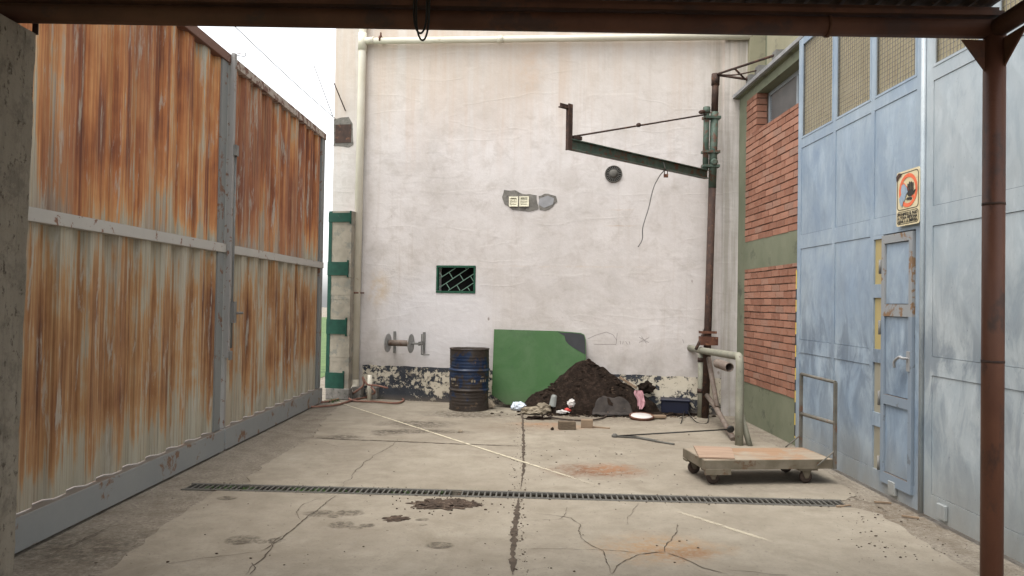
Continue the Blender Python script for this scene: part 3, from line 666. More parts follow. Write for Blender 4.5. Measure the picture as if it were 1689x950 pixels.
# ================================================================== RUSTY SLIDING GATE (left)
g0, g1 = G(25, 915), G(528, 665); g0.z = g1.z = 0; gd = (g1-g0).normalized(); gn = Vector((gd.y, -gd.x, 0))
def GP(x, y, o_=0): return PP(x, y, g0+gn*o_, gn)
def gl(p): return (p-g0).dot(gd), p.z
us = -1.35; uSplit = gl(GP(367, 700))[0]; uEnd = (g1-g0).length; GH = GP(450, 150)[2]
zmid = gl(GP(250, 388, 0))[1]; ztop = gl(GP(337, 62, 0))[1]
def corr(u):
    p = .35; t = (u % p)/p
    if t < .12: v = t/.12
    elif t < .50: v = 1
    elif t < .57: v = 1-(t-.50)/.07
    else: v = 0
    v2 = .35 if .27 < t < .31 else (.35 if .78 < t < .82 else 0)
    return -.075+.052*v+.008*v2
def gleaf(name, label, u0, u1, mats, top_m):
    t = thing(name, label, 'gate leaf', g0+gd*(u0+u1)/2, 'leaves of the rusty sheet metal gate')
    for z0, z1, mm in ((zmid+.045, ztop-.04, mats[0]), (.24, zmid-.045, mats[1])):
        mb = MB(); us_ = [u0+.01]; u = u0+.01
        crit = [0,.12,.27,.28,.30,.31,.50,.57,.78,.79,.81,.82]
        k = math.floor(u0/.35)
        while True:
            for c_ in crit:
                q = (k+c_)*.35
                if q > u0+.012 and q < u1-.012: us_.append(q)
            k += 1
            if k*.35 > u1: break
        us_.append(u1-.01)
        vb = mb.verts([g0+gd*q+gn*corr(q)+UP*z0 for q in us_]); vt = mb.verts([g0+gd*q+gn*corr(q)+UP*z1 for q in us_])
        for i in range(len(us_)-1): mb.face([vb[i], vb[i+1], vt[i+1], vt[i]])
        sh_ = mb.build('corrugated_sheet', mm, t)
    O = g0
    mb = MB(); mb.obox(O, gd, gn, UP, (u0,-.095,.02), (u1,.03,.235), .004); mb.build('base_rail', M['rail_base'], t)
    mb = MB(); mb.obox(O, gd, gn, UP, (u0,-.095,zmid-.045), (u1,.01,zmid+.045), .003); mb.build('middle_rail', M['rail_mid'], t)
    mb = MB(); mb.obox(O, gd, gn, UP, (u0,-.095,ztop-.05), (u1,.012,ztop+.045), .004); mb.build('top_rail', top_m, t)
    return t
ll = gleaf('gate_leaf', 'near rusty corrugated gate leaf, the larger one from concrete column to latch bar', us, uSplit-.02, (M['sheet_up_a'], M['sheet_lo_a']), M['rail_top'])
mb = MB(); mb.obox(g0, gd, gn, UP, (uSplit-.20,-.075,.24), (uSplit-.055,-.004,zmid-.046)); mb.obox(g0, gd, gn, UP, (uSplit-.20,-.075,zmid+.046), (uSplit-.055,-.004,ztop-.052)); mb.build('end_stile', M['stile'], ll)
lf = gleaf('gate_leaf', 'far rusty corrugated gate leaf, the narrower one ending at the green strapped pier', uSplit+.02, uEnd, (M['sheet_up_b'], M['sheet_lo_b']), M['rail_top_white'])
mb = MB(); mb.obox(g0, gd, gn, UP, (uEnd-.16,-.075,.24), (uEnd-.002,-.004,zmid-.046)); mb.obox(g0, gd, gn, UP, (uEnd-.16,-.075,zmid+.046), (uEnd-.002,-.004,ztop-.052)); mb.build('end_stile', M['stile'], lf)
mb = MB(); mb.obox(g0, gd, gn, UP, (uSplit+.022,-.07,.24), (uSplit+.07,.0,zmid-.046)); mb.obox(g0, gd, gn, UP, (uSplit+.022,-.07,zmid+.046), (uSplit+.07,.0,ztop-.052)); mb.build('meeting_stile', M['latch_paint'], lf)
mb = MB(); zb = GP(370, 590).z; mb.obox(g0, gd, gn, UP, (uSplit-.035,.014,zb), (uSplit+.02,.055,ztop+.06), .004)
lb = mb.build('drop_bolt_bar', M['latch_paint'], ll)
mb = MB(); z_ = GP(378, 247).z; mb.obox(g0, gd, gn, UP, (uSplit-.02,.056,z_-.06), (uSplit+.05,.085,z_+.05)); mb.obox(g0, gd, gn, UP, (uSplit-.03,.056,zb-.02), (uSplit+.03,.075,zb+.07))
mb.tube([g0+gd*(uSplit+.03)+gn*.06+UP*(zb+.1), g0+gd*(uSplit+.03)+gn*.06+UP*(z_)], .011, 8)
z2 = GP(382, 516).z; mb.obox(g0, gd, gn, UP, (uSplit+.0,.057,z2-.1), (uSplit+.07,.09,z2+.12)); mb.tube([g0+gd*(uSplit+.07)+gn*.09+UP*z2, g0+gd*(uSplit+.2)+gn*.1+UP*z2], .014, 8)
mb.build('latch', M['grey_steel'], lb)
mb = MB(); c_ = g0+gd*(uSplit+.03)+UP*(ztop+.06); mb.tube(smooth_path([c_, c_+gd*.1+UP*.03, c_+gd*.2+gn*.05+UP*.05, c_+gd*.12+gn*.08+UP*.06, c_+gd*.02+UP*.01], 5), .004, 6)
tag(mb.build('wire_loop', M['grey_steel']), 'small loop of grey wire tied on top of the gate at the latch', 'wire')
# razor/antenna wires in the sky
def wire(pts, r, label, name='overhead_wire', m='cable'):
    mb = MB(); mb.tube(pts, r, 6); return tag(mb.build(name, M[m]), label, 'wire')
wire(smooth_path([PY(300, -40, 9), PY(470,122,11), WP(553,196,.01)], 6), .006, 'thin overhead wire sloping down to the plaster building corner', m='duct')
wire([WP(549,192,.04), PY(517,106,12.2)], .007, 'thin bare rod rising against the sky left of the plaster building', 'antenna_rod', 'duct')
wire([WP(570,183,.02), WP(551,137,.22)], .010, 'short rusty rod sticking out of the plaster above the steel plate', 'wall_rod', 'rust_dark')

# ================================================================== BRICK BUILDING (right)
XB = 3.35; xb = lambda x, y, X=XB: PX(x, y, X)
yc = W1.y+.10; yN = 8.15
bb = thing('brick_building', 'two storey building with red brick panels, olive render bands and a steel eave', 'building', (XB, 9.3, 0))
zA = xb(1228, 629).z; zB = xb(1228,445).z; zC = xb(1228,400).z; zD = 3.93
yBr = xb(1228, 500).y; zE = PX(1319, 68, 3.30).z-.036
mb = MB()   # render frame: pillar, plinth, mid band, lintel
mb.box((XB,yBr,0), (XB+.3,yc,zE)); mb.box((XB,yN,0), (XB+.3,yBr,zA)); mb.box((XB,yN,zB), (XB+.3,yBr,zC)); mb.build('render_frame', M['green_render'], bb)
# window opening sizes
wy1 = xb(1248, 190).y; wzb = xb(1280, 194).z; wzt = xb(1280, 128).z
mb = MB(); mb.box((XB,yN-.0,wzt), (XB+.3,yBr,zE)); mb.build('lintel', M['green_render'], bb)
def bricks(y0, y1, z0, z1, cond=None, name='brick_panel'):
    mb = MB(); ch = .0885; bl = .262; r_ = 0; z = z0
    while z < z1-.02:
        y = y0-(bl*.5 if r_ % 2 else 0)
        while y < y1-.01:
            a, b = max(y+.010, y0+.002), min(y+bl-.004, y1-.002)
            zz = min(z+ch-.014, z1)
            if b-a > .03 and not (cond and cond((a+b)/2, (z+zz)/2, a, b)):
                p = random.uniform(.003, .008); j = random.uniform(-.003,.003)
                mb.hexa([(XB-p,a,z+j),(XB-p,b,z+j+random.uniform(-.002,.002)),(XB+.05,b,z),(XB+.05,a,z),(XB-p+random.uniform(-.003,.003),a,zz+j),(XB-p,b,zz+j),(XB+.05,b,zz),(XB+.05,a,zz)])
            y += bl
        z += ch; r_ += 1
    return mb.build(name, M['brick'], bb)
mb = MB(); mb.box((XB+.012,yN,zA), (XB+.3,yBr,zB)); mb.box((XB+.012,yN,zC), (XB+.3,yBr,wzb)); mb.box((XB+.012,wy1,wzb), (XB+.3,yBr,wzt)); mb.build('mortar_bed', M['mortar'], bb)
bricks(yN, yBr, zA, zB); bricks(yN, yBr, zC, wzb-.004)
bricks(wy1, yBr, wzb, wzt)
# jamb bricks facing the camera
mb = MB(); z = wzb
while z < wzt-.05:
    mb.box((XB-.006, wy1-.02, z), (XB+.13, wy1-.001, min(z+.075, wzt))); z += .0885
mb.build('brick_jamb', M['brick'], bb)
mb = MB(); X2 = XB+.17
mb.box((X2-.02,wy1-.07,wzb), (X2+.03,wy1-.022,wzt)); mb.box((X2-.02,yN-.3,wzt-.05), (X2+.03,wy1-.07,wzt)); mb.box((X2-.02,yN-.3,wzb), (X2+.03,wy1-.07,wzb+.04)); mb.box((X2-.02,wy1-1.02,wzb+.04), (X2+.03,wy1-.97,wzt-.05))
M['win_steel'] = plain('win_steel', (.25,.28,.30), .5)
wf = mb.build('window', M['win_steel'], bb); mb = MB(); z = wzb+.04
while z < wzt-.06: mb.hexa([(X2+.012,yN-.3,z),(X2+.012,wy1-.07,z),(X2+.02,wy1-.07,z),(X2+.02,yN-.3,z),(X2-.004,yN-.3,z+.026),(X2-.004,wy1-.07,z+.026),(X2+.02,wy1-.07,z+.028),(X2+.02,yN-.3,z+.028)]); z += .03
mb.build('louvres', M['shutter'], wf)
mb = MB(); XE = 3.30; zE2 = PX(1319, 68, XE).z; yE = PX(1209,163,XE).y
mb.box((XE,7.3,zE2-.035), (XB+.3,yE,zE2+.0), 0); mb.build('eave_slab', M['green_render'], bb)
mb = MB(); mb.box((XE-.045,4.0,zE2-.022), (XE-.003,yE+.01,zE2+.022)); mb.box((XE-.002,4.0,zE2+.003), (XE+.25,yE+.01,zE2+.012)); mb.build('eave_gutter', M['gutter'], bb)
# upper storey, set back a little
mb = MB(); XU = XB+.10; yp = PX(1237,100,XU).y; yq = PX(1265,90,XU).y
mb.box((XU,yp,zE2+.013), (XU+.5,yc+1,8)); mb.box((XU,3,zE2+.013), (XU+.5,yq,zE2+.75)); mb.box((XU,3,zE2+2.1), (XU+.5,yq,8)); mb.build('upper_wall', M['green_upper'], bb)
mb = MB(); mb.box((XU+.22,yq,zE2+.013), (XU+.5,yp,8)); mb.build('recess', M['green_render'], bb)
mb = MB(); mb.box((XU+.15,3,zE2+.75), (XU+.2,yq,zE2+2.1)); mb.build('upper_window', M['shutter'], bb)

# hazard strip on the corner of the gate opening
mb = MB(); hs0 = PX(1309, 446, 3.26).z; hs1 = PX(1309, 660, 3.26).z; yh = 8.14
hz = thing('hazard_strip', 'yellow and black hazard striped edge strip between brick wall and blue gate', 'hazard strip', (3.27,yh,0))
mb.box((3.235,yh,hs1-.4), (3.348,yh+.02,hs0)); mb.build('strip', M['hazard_yellow'], hz)
mb = MB(); z = hs1-.38
while z < hs0-.2: mb.hexa([(3.234,yh-.002,z),(3.347,yh-.002,z+.09),(3.347,yh+.021,z+.09),(3.234,yh+.021,z),(3.234,yh-.002,z+.12),(3.347,yh-.002,z+.21),(3.347,yh+.021,z+.21),(3.234,yh+.021,z+.12)]); z += .25
for v in mb.b.verts: pass
mb.build('stripes', M['sign_black'], hz)

# ================================================================== BLUE GATE
XG = 3.232
def gz(x, y): p = PX(x, y, XG); return p.y, p.z
HT = PX(1322, 64, 3.232).z
rails = [(gz(1321,227)[1], .17), (gz(1316,404)[1], .13), (gz(1316,581)[1]+.0, .13)]   # centre z filled below
z_m0 = gz(1321, 227)[1]                 # bottom of the mesh lights
z_r1 = gz(1316, 400)[1]; z_r2 = PX(1316, 570, XG).z
yS = [gz(1314,500)[0], gz(1374,450)[0], gz(1438,400)[0], gz(1522,300)[0]]
yDoorL, yDoorR = gz(1455.5,600)[0], gz(1516,600)[0]
def gate_blue(name, label, ys, mat, door=False):
    t = thing(name, label, 'gate leaf', (XG, (ys[0]+ys[-1])/2, 0), 'blue steel workshop gate leaves')
    fr = MB(); bk = MB(); sw = .07
    y_a, y_b = ys[0], ys[-1]
    zt = HT; zlev = [(.03,.20), (z_r2-.07,z_r2+.07), (z_r1-.075,z_r1+.075), (z_m0-.12,z_m0-.02)]
    def B(mb, y0, y1, z0, z1, x0=-.0, x1=.035): mb.box((XG+x0, y0, z0), (XG+x1, y1, z1))
    # outer stiles full height
    B(fr, y_a, y_a-.09, .03, zt); B(fr, y_b, y_b+.09, .03, zt)
    dz = min(gz(1490, 376)[1], z_r1-.078)
    for z0, z1 in zlev+[(zt-.08, zt)]:
        if door and z1 < dz and z1 > .25: B(fr, y_a-.09, ys[2]-.03, z0, z1); 
        else: B(fr, y_a-.09, y_b+.09, z0, z1)
    pn = []
    zs = [(.20,z_r2-.07), (z_r2+.07,z_r1-.075), (z_r1+.075,z_m0-.12)]
    cols = []
    for i in range(len(ys)-1):
        a = ys[i]-(.09 if i == 0 else .03); b = ys[i+1]+(.09 if i == len(ys)-2 else .03); cols.append((a, b))
        if i: 
            for z0, z1 in zs+[(z_m0-.02, zt-.08)]: B(fr, ys[i]-.03, ys[i]+.03, z0, z1)
    fr.build('frame', mat, t)
    g = .0035; pn = MB()
    for i, (a, b) in enumerate(cols):
        for j, (z0, z1) in enumerate(zs):
            if door and i == len(cols)-1 and j < 2: continue
            y0, y1 = a-g, b+g; z0_, z1_ = z0+g, z1-g; cx = .018*(1 if (i+j) % 2 else .8)
            v = pn.verts([(XG+.006,y0,z0_),(XG+.006,y1,z0_),(XG+.006,y1,z1_),(XG+.006,y0,z1_),(XG+.006-cx,(y0+y1)/2,(z0_+z1_)/2)])
            for q in range(4): pn.face([v[q], v[(q+1)%4], v[4]])
    pn.build('panels', mat, t)
    bk.poly([(XG+.03,y_a,.03),(XG+.03,y_b,.03),(XG+.03,y_b,z_m0-.02),(XG+.03,y_a,z_m0-.02)]); bk.build('backing', M['blue_lines'], t)
    for (a, b) in cols:
        mb = MB(); mb.box((XG+.028,a-.0,z_m0-.02), (XG+.034,b+.0,zt-.08)); w_ = mb.build('mesh_window', M['pane_dusty'], t)
        wm = MB(); y = a-.02
        while y > b+.01: wm.box((XG+.008,y,z_m0-.018), (XG+.012,y-.0035,zt-.082)); y -= .042
        z = z_m0+.01
        while z < zt-.09: wm.box((XG+.0125,a-.002,z), (XG+.0165,b+.002,z+.0035)); z += .042
        wm.build('wire_mesh', M['wire'], w_)
        mb = MB()
        for q in ((a-.002,a-.022),(b+.022,b+.002)): mb.box((XG-.004,q[0],z_m0-.018),(XG+.006,q[1],zt-.082))
        mb.box((XG-.004,a-.022,z_m0-.018),(XG+.006,b+.022,z_m0+.002)); mb.build('bead', mat, w_)
    return t, dz
leafA, dz = gate_blue('blue_gate_leaf', 'blue steel gate leaf containing the small personnel door and prohibition sign', yS, M['blue'], True)
yT = [yS[3]-.045, gz(1640,300)[0], gz(1640,300)[0]-.86, gz(1640,300)[0]-1.72]
leafB, _ = gate_blue('blue_gate_leaf', 'paler blue steel gate leaf passing behind the red brown canopy post', yT, M['blue_pale'])
mb = MB(); mb.tube([(XG-.012,yS[3]-.0225,.03),(XG-.012,yS[3]-.0225,HT)], .018, 10); mb.build('meeting_tube', M['blue_pale'], leafB)
for px_, py_ in ((1475,822),(1557,866)):
    p = gz(px_, py_); mb = MB(); mb.box((XG-.03,p[0]-.05,.06),(XG-.002,p[0]+.05,.17),.004); mb.build('floor_guide', M['blue_pale'], leafA if px_ < 1520 else leafB)
# column of small lights beside the door + the door itself
ya, yb = yS[2]-.03, yDoorL
bounds = [(gz(1447,387)[1],gz(1447,469)[1],'pane_yellow'), (gz(1447,491)[1],gz(1447,576)[1],'pane_yellow'), (gz(1447,598)[1],gz(1447,681)[1],'pane_grey'), (gz(1443,702)[1],gz(1443,786)[1],'pane_grey')]
mb = MB(); yi0, yi1 = ya-.004, yb+.022; zz = [z_r1-.075 if False else dz+.02]
mb.box((XG,ya,.20),(XG+.03,yi0,dz)); mb.box((XG,yi1,.20),(XG+.03,yb,dz))
bounds[0] = (min(bounds[0][0], dz-.03),)+bounds[0][1:]
edges = [dz]+[v for b in bounds for v in b[:2]]+[.20]
for i in range(0, len(edges), 2): 
    if edges[i]-edges[i+1] > .005: mb.box((XG,yi0,edges[i+1]),(XG+.03,yi1,edges[i]))
mb.box((XG,ya,dz+.001),(XG+.03,yS[3]+.09,z_r1-.0755))
mb.build('light_frame', M['blue'], leafA)
for z1, z0, mm in bounds:
    mb = MB(); mb.box((XG+.016,yi0,z0),(XG+.022,yi1,z1)); mb.build('side_pane', M[mm], leafA)
dr = MB(); dzb = .13; s_ = .05; zdm = gz(1484,512)[1]; zdl = gz(1478,662)[1]
y0, y1 = yDoorL-.012, yS[3]+.10
for a in (((y0,dzb),(y0-s_,zdm-.05)), ((y1+s_,dzb),(y1,zdm-.05)), ((y0-s_,zdl-.04),(y1+s_,zdl+.04)), ((y0-s_,dzb),(y1+s_,dzb+.09))):
    dr.box((XG-.022,a[0][0],a[0][1]),(XG+.01,a[1][0],a[1][1]))
door = dr.build('personnel_door', M['door_frame'], leafA)
dr = MB(); zt_ = dz-.012
for a in (((y0,zdm+.05),(y0-s_,zt_)), ((y1+s_,zdm+.05),(y1,zt_)), ((y0-s_,zt_-.07),(y1+s_,zt_)), ((y0,zdm-.05),(y1,zdm+.05))):
    dr.box((XG-.022,a[0][0],a[0][1]),(XG+.01,a[1][0],a[1][1]))
dr.build('rusty_upper_frame', M['door_rust'], door)
dr = MB()
for z0, z1 in ((dzb+.095,zdl-.045), (zdl+.045,zdm-.055), (zdm+.055,zt_-.075)):
    ya_, yb_ = y0-s_-.005, y1+s_+.005; v = dr.verts([(XG-.006,ya_,z0),(XG-.006,yb_,z0),(XG-.006,yb_,z1),(XG-.006,ya_,z1),(XG-.014,(ya_+yb_)/2,(z0+z1)/2)])
    for q in range(4): dr.face([v[q], v[(q+1)%4], v[4]])
dr.build('door_panels', M['blue'], door)
hy, hz_ = gz(1503, 592); mb = MB(); mb.tube(smooth_path([(XG-.02,hy,hz_),(XG-.07,hy,hz_+.005),(XG-.075,hy+.04,hz_+.01),(XG-.07,hy+.12,hz_-.03),(XG-.06,hy+.14,hz_-.08)], 6), .011, 8); mb.box((XG-.03,hy-.02,hz_-.10),(XG-.022,hy+.02,hz_+.06)); mb.build('handle', M['chrome'], door)
for px_, py_ in ((1459,440),(1455,540),(1450,655),(1446,760)):
    z = gz(px_, py_)[1]; mb = MB(); mb.tube([(XG-.03,yDoorL-.004,z-.06),(XG-.03,yDoorL-.004,z+.06)], .011, 8); mb.build('hinge', M['grey_steel'], door)

# ---- prohibition sign
XS = XG-.03
syl, szt = PX(1480, 286, XS).yz; syr = PX(1518, 278, XS).y; szb = PX(1480, 374.5, XS).z; sw_, sh_ = syl-syr, szt-szb
sg = thing('warning_sign', 'worn cream prohibition sign with red circle and black hand above the blue door', 'sign', (XS, (syl+syr)/2, szb))
S = lambda u, v, o_=0: Vector((XS-o_, syl-u*sw_, szb+v*sh_))
def rrect(u0, v0, u1, v1, r, n=5):
    out = []; ra = sw_/sh_
    for cu, cv, a0 in ((u1-r,v0+r*ra,-90),(u1-r,v1-r*ra,0),(u0+r,v1-r*ra,90),(u0+r,v0+r*ra,180)):
        for k in range(n+1): a = R(a0+90*k/n); out.append((cu+r*math.cos(a), cv+r*ra*math.sin(a)))
    return out
def splate(mb, pts, o0, o1): mb.prism([S(u,v,o0) for u, v in pts], Vector((-(o1-o0),0,0)))
mb = MB(); splate(mb, rrect(0,0,1,1,.06), 0, .004)
mb.build('plate', M['cream_sign'], sg)
def ring(pts, pts2, o_, m, name):
    mb = MB(); a = mb.verts([S(u,v,o_) for u, v in pts]); b = mb.verts([S(u,v,o_) for u, v in pts2])
    for i in range(len(a)): mb.face([a[i], a[(i+1)%len(a)], b[(i+1)%len(b)], b[i]])
    return mb.build(name, M[m], sg)
ring(rrect(.035,.29,.965,.965,.10), rrect(.06,.303,.94,.952,.09), .0055, 'sign_black', 'border')
ring(rrect(.035,.03,.965,.265,.08), rrect(.055,.04,.945,.255,.07), .0055, 'sign_black', 'border')
ra = sw_/sh_; cc = (.52,.63)
circ = lambda r, n=40: [(cc[0]+r*math.cos(2*math.pi*k/n), cc[1]+r*ra*math.sin(2*math.pi*k/n)) for k in range(n)]
ring(circ(.40), circ(.31), .0065, 'sign_red', 'red_circle')
mb = MB(); mb.prism([S(.27,.76,.0055), S(.33,.79,.0055), S(.78,.50,.0055), S(.72,.47,.0055)], Vector((-.001,0,0))); mb.build('red_bar', M['sign_red'], sg)
mb = MB()
for (u, v0, v1) in ((.50,.62,.74),(.57,.62,.77),(.64,.62,.765),(.71,.62,.74)): splate(mb, [(u,v0),(u+.05,v0),(u+.05,v1),(u+.025,v1+.008),(u,v1)], .0075, .0085)
splate(mb, [(.50,.55),(.56,.51),(.70,.51),(.76,.56),(.76,.62),(.50,.62)], .0077, .0085); splate(mb, [(.70,.55),(.76,.53),(.86,.60),(.82,.62)], .0079, .0086)
splate(mb, [(.44,.46),(.68,.44),(.70,.49),(.5,.5)], .0078, .0085)
mb.build('hand_symbol', M['sign_black'], sg)
mb = MB(); splate(mb, [(.26,.74),(.36,.76),(.48,.68),(.52,.60),(.45,.55),(.40,.46),(.33,.44),(.28,.34),(.18,.40),(.14,.50),(.24,.58),(.22,.66)], .0092, .0097); mb.build('torn_patch', M['blue'], sg)
mb = MB(); splate(mb, [(0,.93),(.12,.985),(.27,.96),(.20,.91),(.14,.90),(.09,.86),(.02,.84)], .0092, .0097); mb.build('grime_patch', M['rust_dark'], sg)
for k, tx in enumerate(('PROHIBIDO EL PASO', 'A TODA PERSONA', 'AJENA A LA EMPRESA')):
    cu = bpy.data.curves.new('sign_text', 'FONT'); cu.body = tx; cu.size = sh_*.075; cu.align_x = 'CENTER'; cu.extrude = .0004; cu.offset = .0012
    tmp = bpy.data.objects.new('tmp_text', cu); COL.objects.link(tmp); bpy.context.view_layer.update()
    me = bpy.data.meshes.new_from_object(tmp.evaluated_get(bpy.context.evaluated_depsgraph_get())); wdt = tmp.dimensions.x
    bpy.data.objects.remove(tmp, do_unlink=True)
    sx = min(1.0, sw_*.84/max(wdt, .01))
    mt = Matrix(((0,0,-1,0),(-1,0,0,0),(0,1,0,0),(0,0,0,1)))
    me.transform(Matrix.Translation(S(.5, .185-.065*k, .0065)) @ mt @ Matrix.Diagonal((sx,1,1,1)))
    me.materials.clear(); me.materials.append(M['sign_black']); o_ = bpy.data.objects.new('lettering', me); COL.objects.link(o_); o_.parent = sg; o_.matrix_parent_inverse = sg.matrix_basis.inverted()

# ================================================================== CANOPY OVER THE CAMERA
CY = 3.5
bL_, bR_ = PY(-60, 20, CY), PY(1640, 48, CY); bL_.y = bR_.y = CY
cn = thing('canopy', 'dark rusty lean-to canopy whose front beam crosses the top of the view', 'canopy', (0,CY,2.8))
mb = MB(); mb.tube([bL_, bR_+Vector((.0,0,0))], .046, 14); q = PY(1365, 44, CY); mb.tube([q-Vector((.008,0,0)), q+Vector((.008,0,0))], .051, 14); mb.build('front_beam', M['beam_paint'], cn)
slope = (bR_-bL_)/((bR_-bL_).length)
mb = MB(); mb.bar(bL_+Vector((0,-.02,.062)), bR_+Vector((.02,-.02,.062)), .05, .022); mb.bar(bL_+Vector((0,.045,.095)), bR_+Vector((.04,.045,.095)), .045, .042); mb.build('purlin', M['beam_paint'], cn)
zr = bR_.z+.125; mb = MB(); xs = []; x = -3.3
while x < bR_.x+.05: xs.append(x); x += .035
za = lambda x: bL_.z+(bR_.z-bL_.z)*(x-bL_.x)/(bR_.x-bL_.x)
va = mb.verts([(x,3.66,za(x)+.128+.009*math.sin(x*2*math.pi/.09*1.0)) for x in xs]); vb = mb.verts([(x,-3.5,za(x)+.55+.009*math.sin(x*2*math.pi/.09)) for x in xs])
for i in range(len(xs)-1): mb.face([va[i],va[i+1],vb[i+1],vb[i]])
mb.build('roof_sheet', M['rust_dark'], cn)
mb = MB(); e_ = bR_+Vector((0,0,-.005)); mb.tube([e_, e_+Vector((.0,-7,.38))], .046, 12); mb.build('side_beam', M['beam_paint'], cn)
mb = MB(); l_ = bL_; mb.tube([l_+Vector((-.25,0,0)), l_+Vector((-.25,-7,.38))], .046, 12); mb.build('side_beam', M['beam_paint'], cn)
for yy in (2.2, .8, -.8, -2.6):
    mb = MB(); k = (3.5-yy)/7*.40; mb.bar(bL_+Vector((0,yy-CY,.1+k)), bR_+Vector((.03,yy-CY,.1+k)), .05, .05); mb.build('purlin', M['beam_paint'], cn)
pb_ = PY(1635.5, 950, CY); pt_ = PY(1640.5, 60, CY); dv = (pt_-pb_)/(pt_.z-pb_.z)
pst = thing('canopy_post', 'round red brown steel post standing before the pale blue gate leaf', 'post', (pb_+dv*(-pb_.z)))
mb = MB(); mb.tube([pb_+dv*(-pb_.z+.0), pt_+dv*.02], .048, 24); mb.build('tube', M['primer'], pst)
mb = MB(); mb.box((pb_.x-.11,CY-.11,.0), (pb_.x+.11,CY+.11,.014)); mb.build('base_plate', M['rust'], pst)
mb = MB(); t = pt_; zt = t.z-.03
mb.prism([(t.x-.04,CY-.004,zt-.15),(t.x-.04,CY-.004,zt+.01),(t.x-.16,CY-.004,zt+.01)], (0,.008,0)); mb.build('gusset', M['beam_paint'], pst)
mb = MB(); mb.prism([(t.x-.004+.02,CY-.04,zt-.13),(t.x-.004+.02,CY-.04,zt+.01),(t.x-.004+.02,CY-.20,zt+.02)], (.008,0,0)); mb.build('gusset', M['beam_paint'], pst)
for z_ in (2.1, 1.35):
    mb = MB(); q = pb_+dv*(z_-pb_.z); mb.tube([q-UP*.006, q+UP*.006], .0495, 24); mb.build('weld_seam', M['rust_dark'], pst)
# column
cR = PY(40, 480, CY-.15).x; cl = thing('concrete_column', 'rough board-marked concrete column at the left edge under the canopy beam', 'column', (cR-.2,CY,0))
mb = MB(); ztc = bL_.z-.05
segs = 90; xt, xb_ = PY(59, 45, CY+.13).x, PY(22, 930, CY+.13).x; xz = lambda z: xb_+(xt-xb_)*(z-.1)/(2.75-.1)
for i in range(segs):
    z0, z1 = ztc*i/segs, ztc*(i+1)/segs; f = lambda z: .008*mnoise.noise(Vector((z*4,2,2)))+.006*mnoise.noise(Vector((z*17,2,2)))
    a0, a1 = xz(z0)+f(z0), xz(z1)+f(z1)
    mb.hexa([(a0-.34,CY-.15,z0),(a0,CY-.15,z0),(a0,CY+.13,z0),(a0-.34,CY+.13,z0),(a1-.34,CY-.15,z1),(a1,CY-.15,z1),(a1,CY+.13,z1),(a1-.34,CY+.13,z1)])
bmesh.ops.remove_doubles(mb.b, verts=mb.b.verts, dist=.0005)
mb.build('shaft', M['column'], cl)
mb = MB(); q = PY(57, 45, CY+.13); mb.box((q.x-.012,CY+.131,q.z-.035),(q.x+.016,CY+.137,q.z+.05)); mb.build('bracket', M['rust_dark'], cl)
# hanging cable
c1 = PY(693, 30, CY-.07); mb = MB()
for dx, dz_, ph in ((0,.13,0), (.012,.165,.6)):
    pts = []
    for k in range(17):
        a = math.pi*(k/16); pts.append(c1+Vector((dx+math.cos(a)*.030, -.01*ph+.01*math.sin(a*2), .06-(dz_)*math.sin(a)**.8)))
    mb.tube(smooth_path([c1+Vector((dx+.03,0,.12))]+pts+[c1+Vector((dx-.03,0,.12))], 3), .0048, 8)
tag(mb.build('hanging_cable', M['cable']), 'looped black cable hanging from the canopy beam', 'cable')

# ================================================================== JIB CRANE
cb = G(1165, 690); cY = cb.y
cr_t = PY(1180.5, 122, cY); cr_b = PY(1167, 560, cY); cdv = (cr_t-cr_b)/(cr_t.z-cr_b.z); cpos = lambda z: cr_b+cdv*(z-cr_b.z)
jc = thing('jib_crane', 'green and rusty wall-side jib crane with long arm over the yard', 'crane', (cb.x, cY, 0))
zg0, zg1 = PY(1172,310,cY).z, PY(1178,185,cY).z
mb = MB(); mb.tube([cpos(0), cpos(zg0)], .052, 16); mb.build('lower_post', M['rust_dark'], jc)
mb = MB(); mb.tube([cpos(zg0+.001), cpos(zg1)], .055, 16); mb.build('green_post', M['crane_green'], jc)
mb = MB(); mb.tube([cpos(zg1+.001), cpos(cr_t.z)], .048, 16); mb.tube([cpos(cr_t.z-.16), cpos(cr_t.z)], .058, 16); mb.build('upper_post', M['rust_dark'], jc)
ht0, ht1 = PY(1167,280,cY), PY(1169,185,cY); mb = MB(); ht0.x -= .03; ht1.x -= .03
mb.tube([ht0, ht1], .042, 14); mb.build('hinge_tube', M['crane_green'], jc)
mb = MB()
for p in (ht1-UP*.08, ht0+UP*.25, ht0+UP*.05):
    q_ = MB(); q_.bar(p-Vector((.05,0,0)), p+Vector((.19,0,0)), .13, .035); q_.build('collar', M['crane_green'], jc)
mb.lathe(ht1+Vector((0,0,-.02)), (0,0,1), [(.05,0),(.055,.04),(.05,.09),(.03,.10)], 14); mb.build('hinge_cap', M['crane_green'], jc); mb = MB(); mb.lathe(cpos(ht0.z+.1)-Vector((0,.05,0)), (0,-1,0), [(.05,0),(.05,.02),(.03,.03)], 14); mb.build('boss', M['crane_green'], jc)
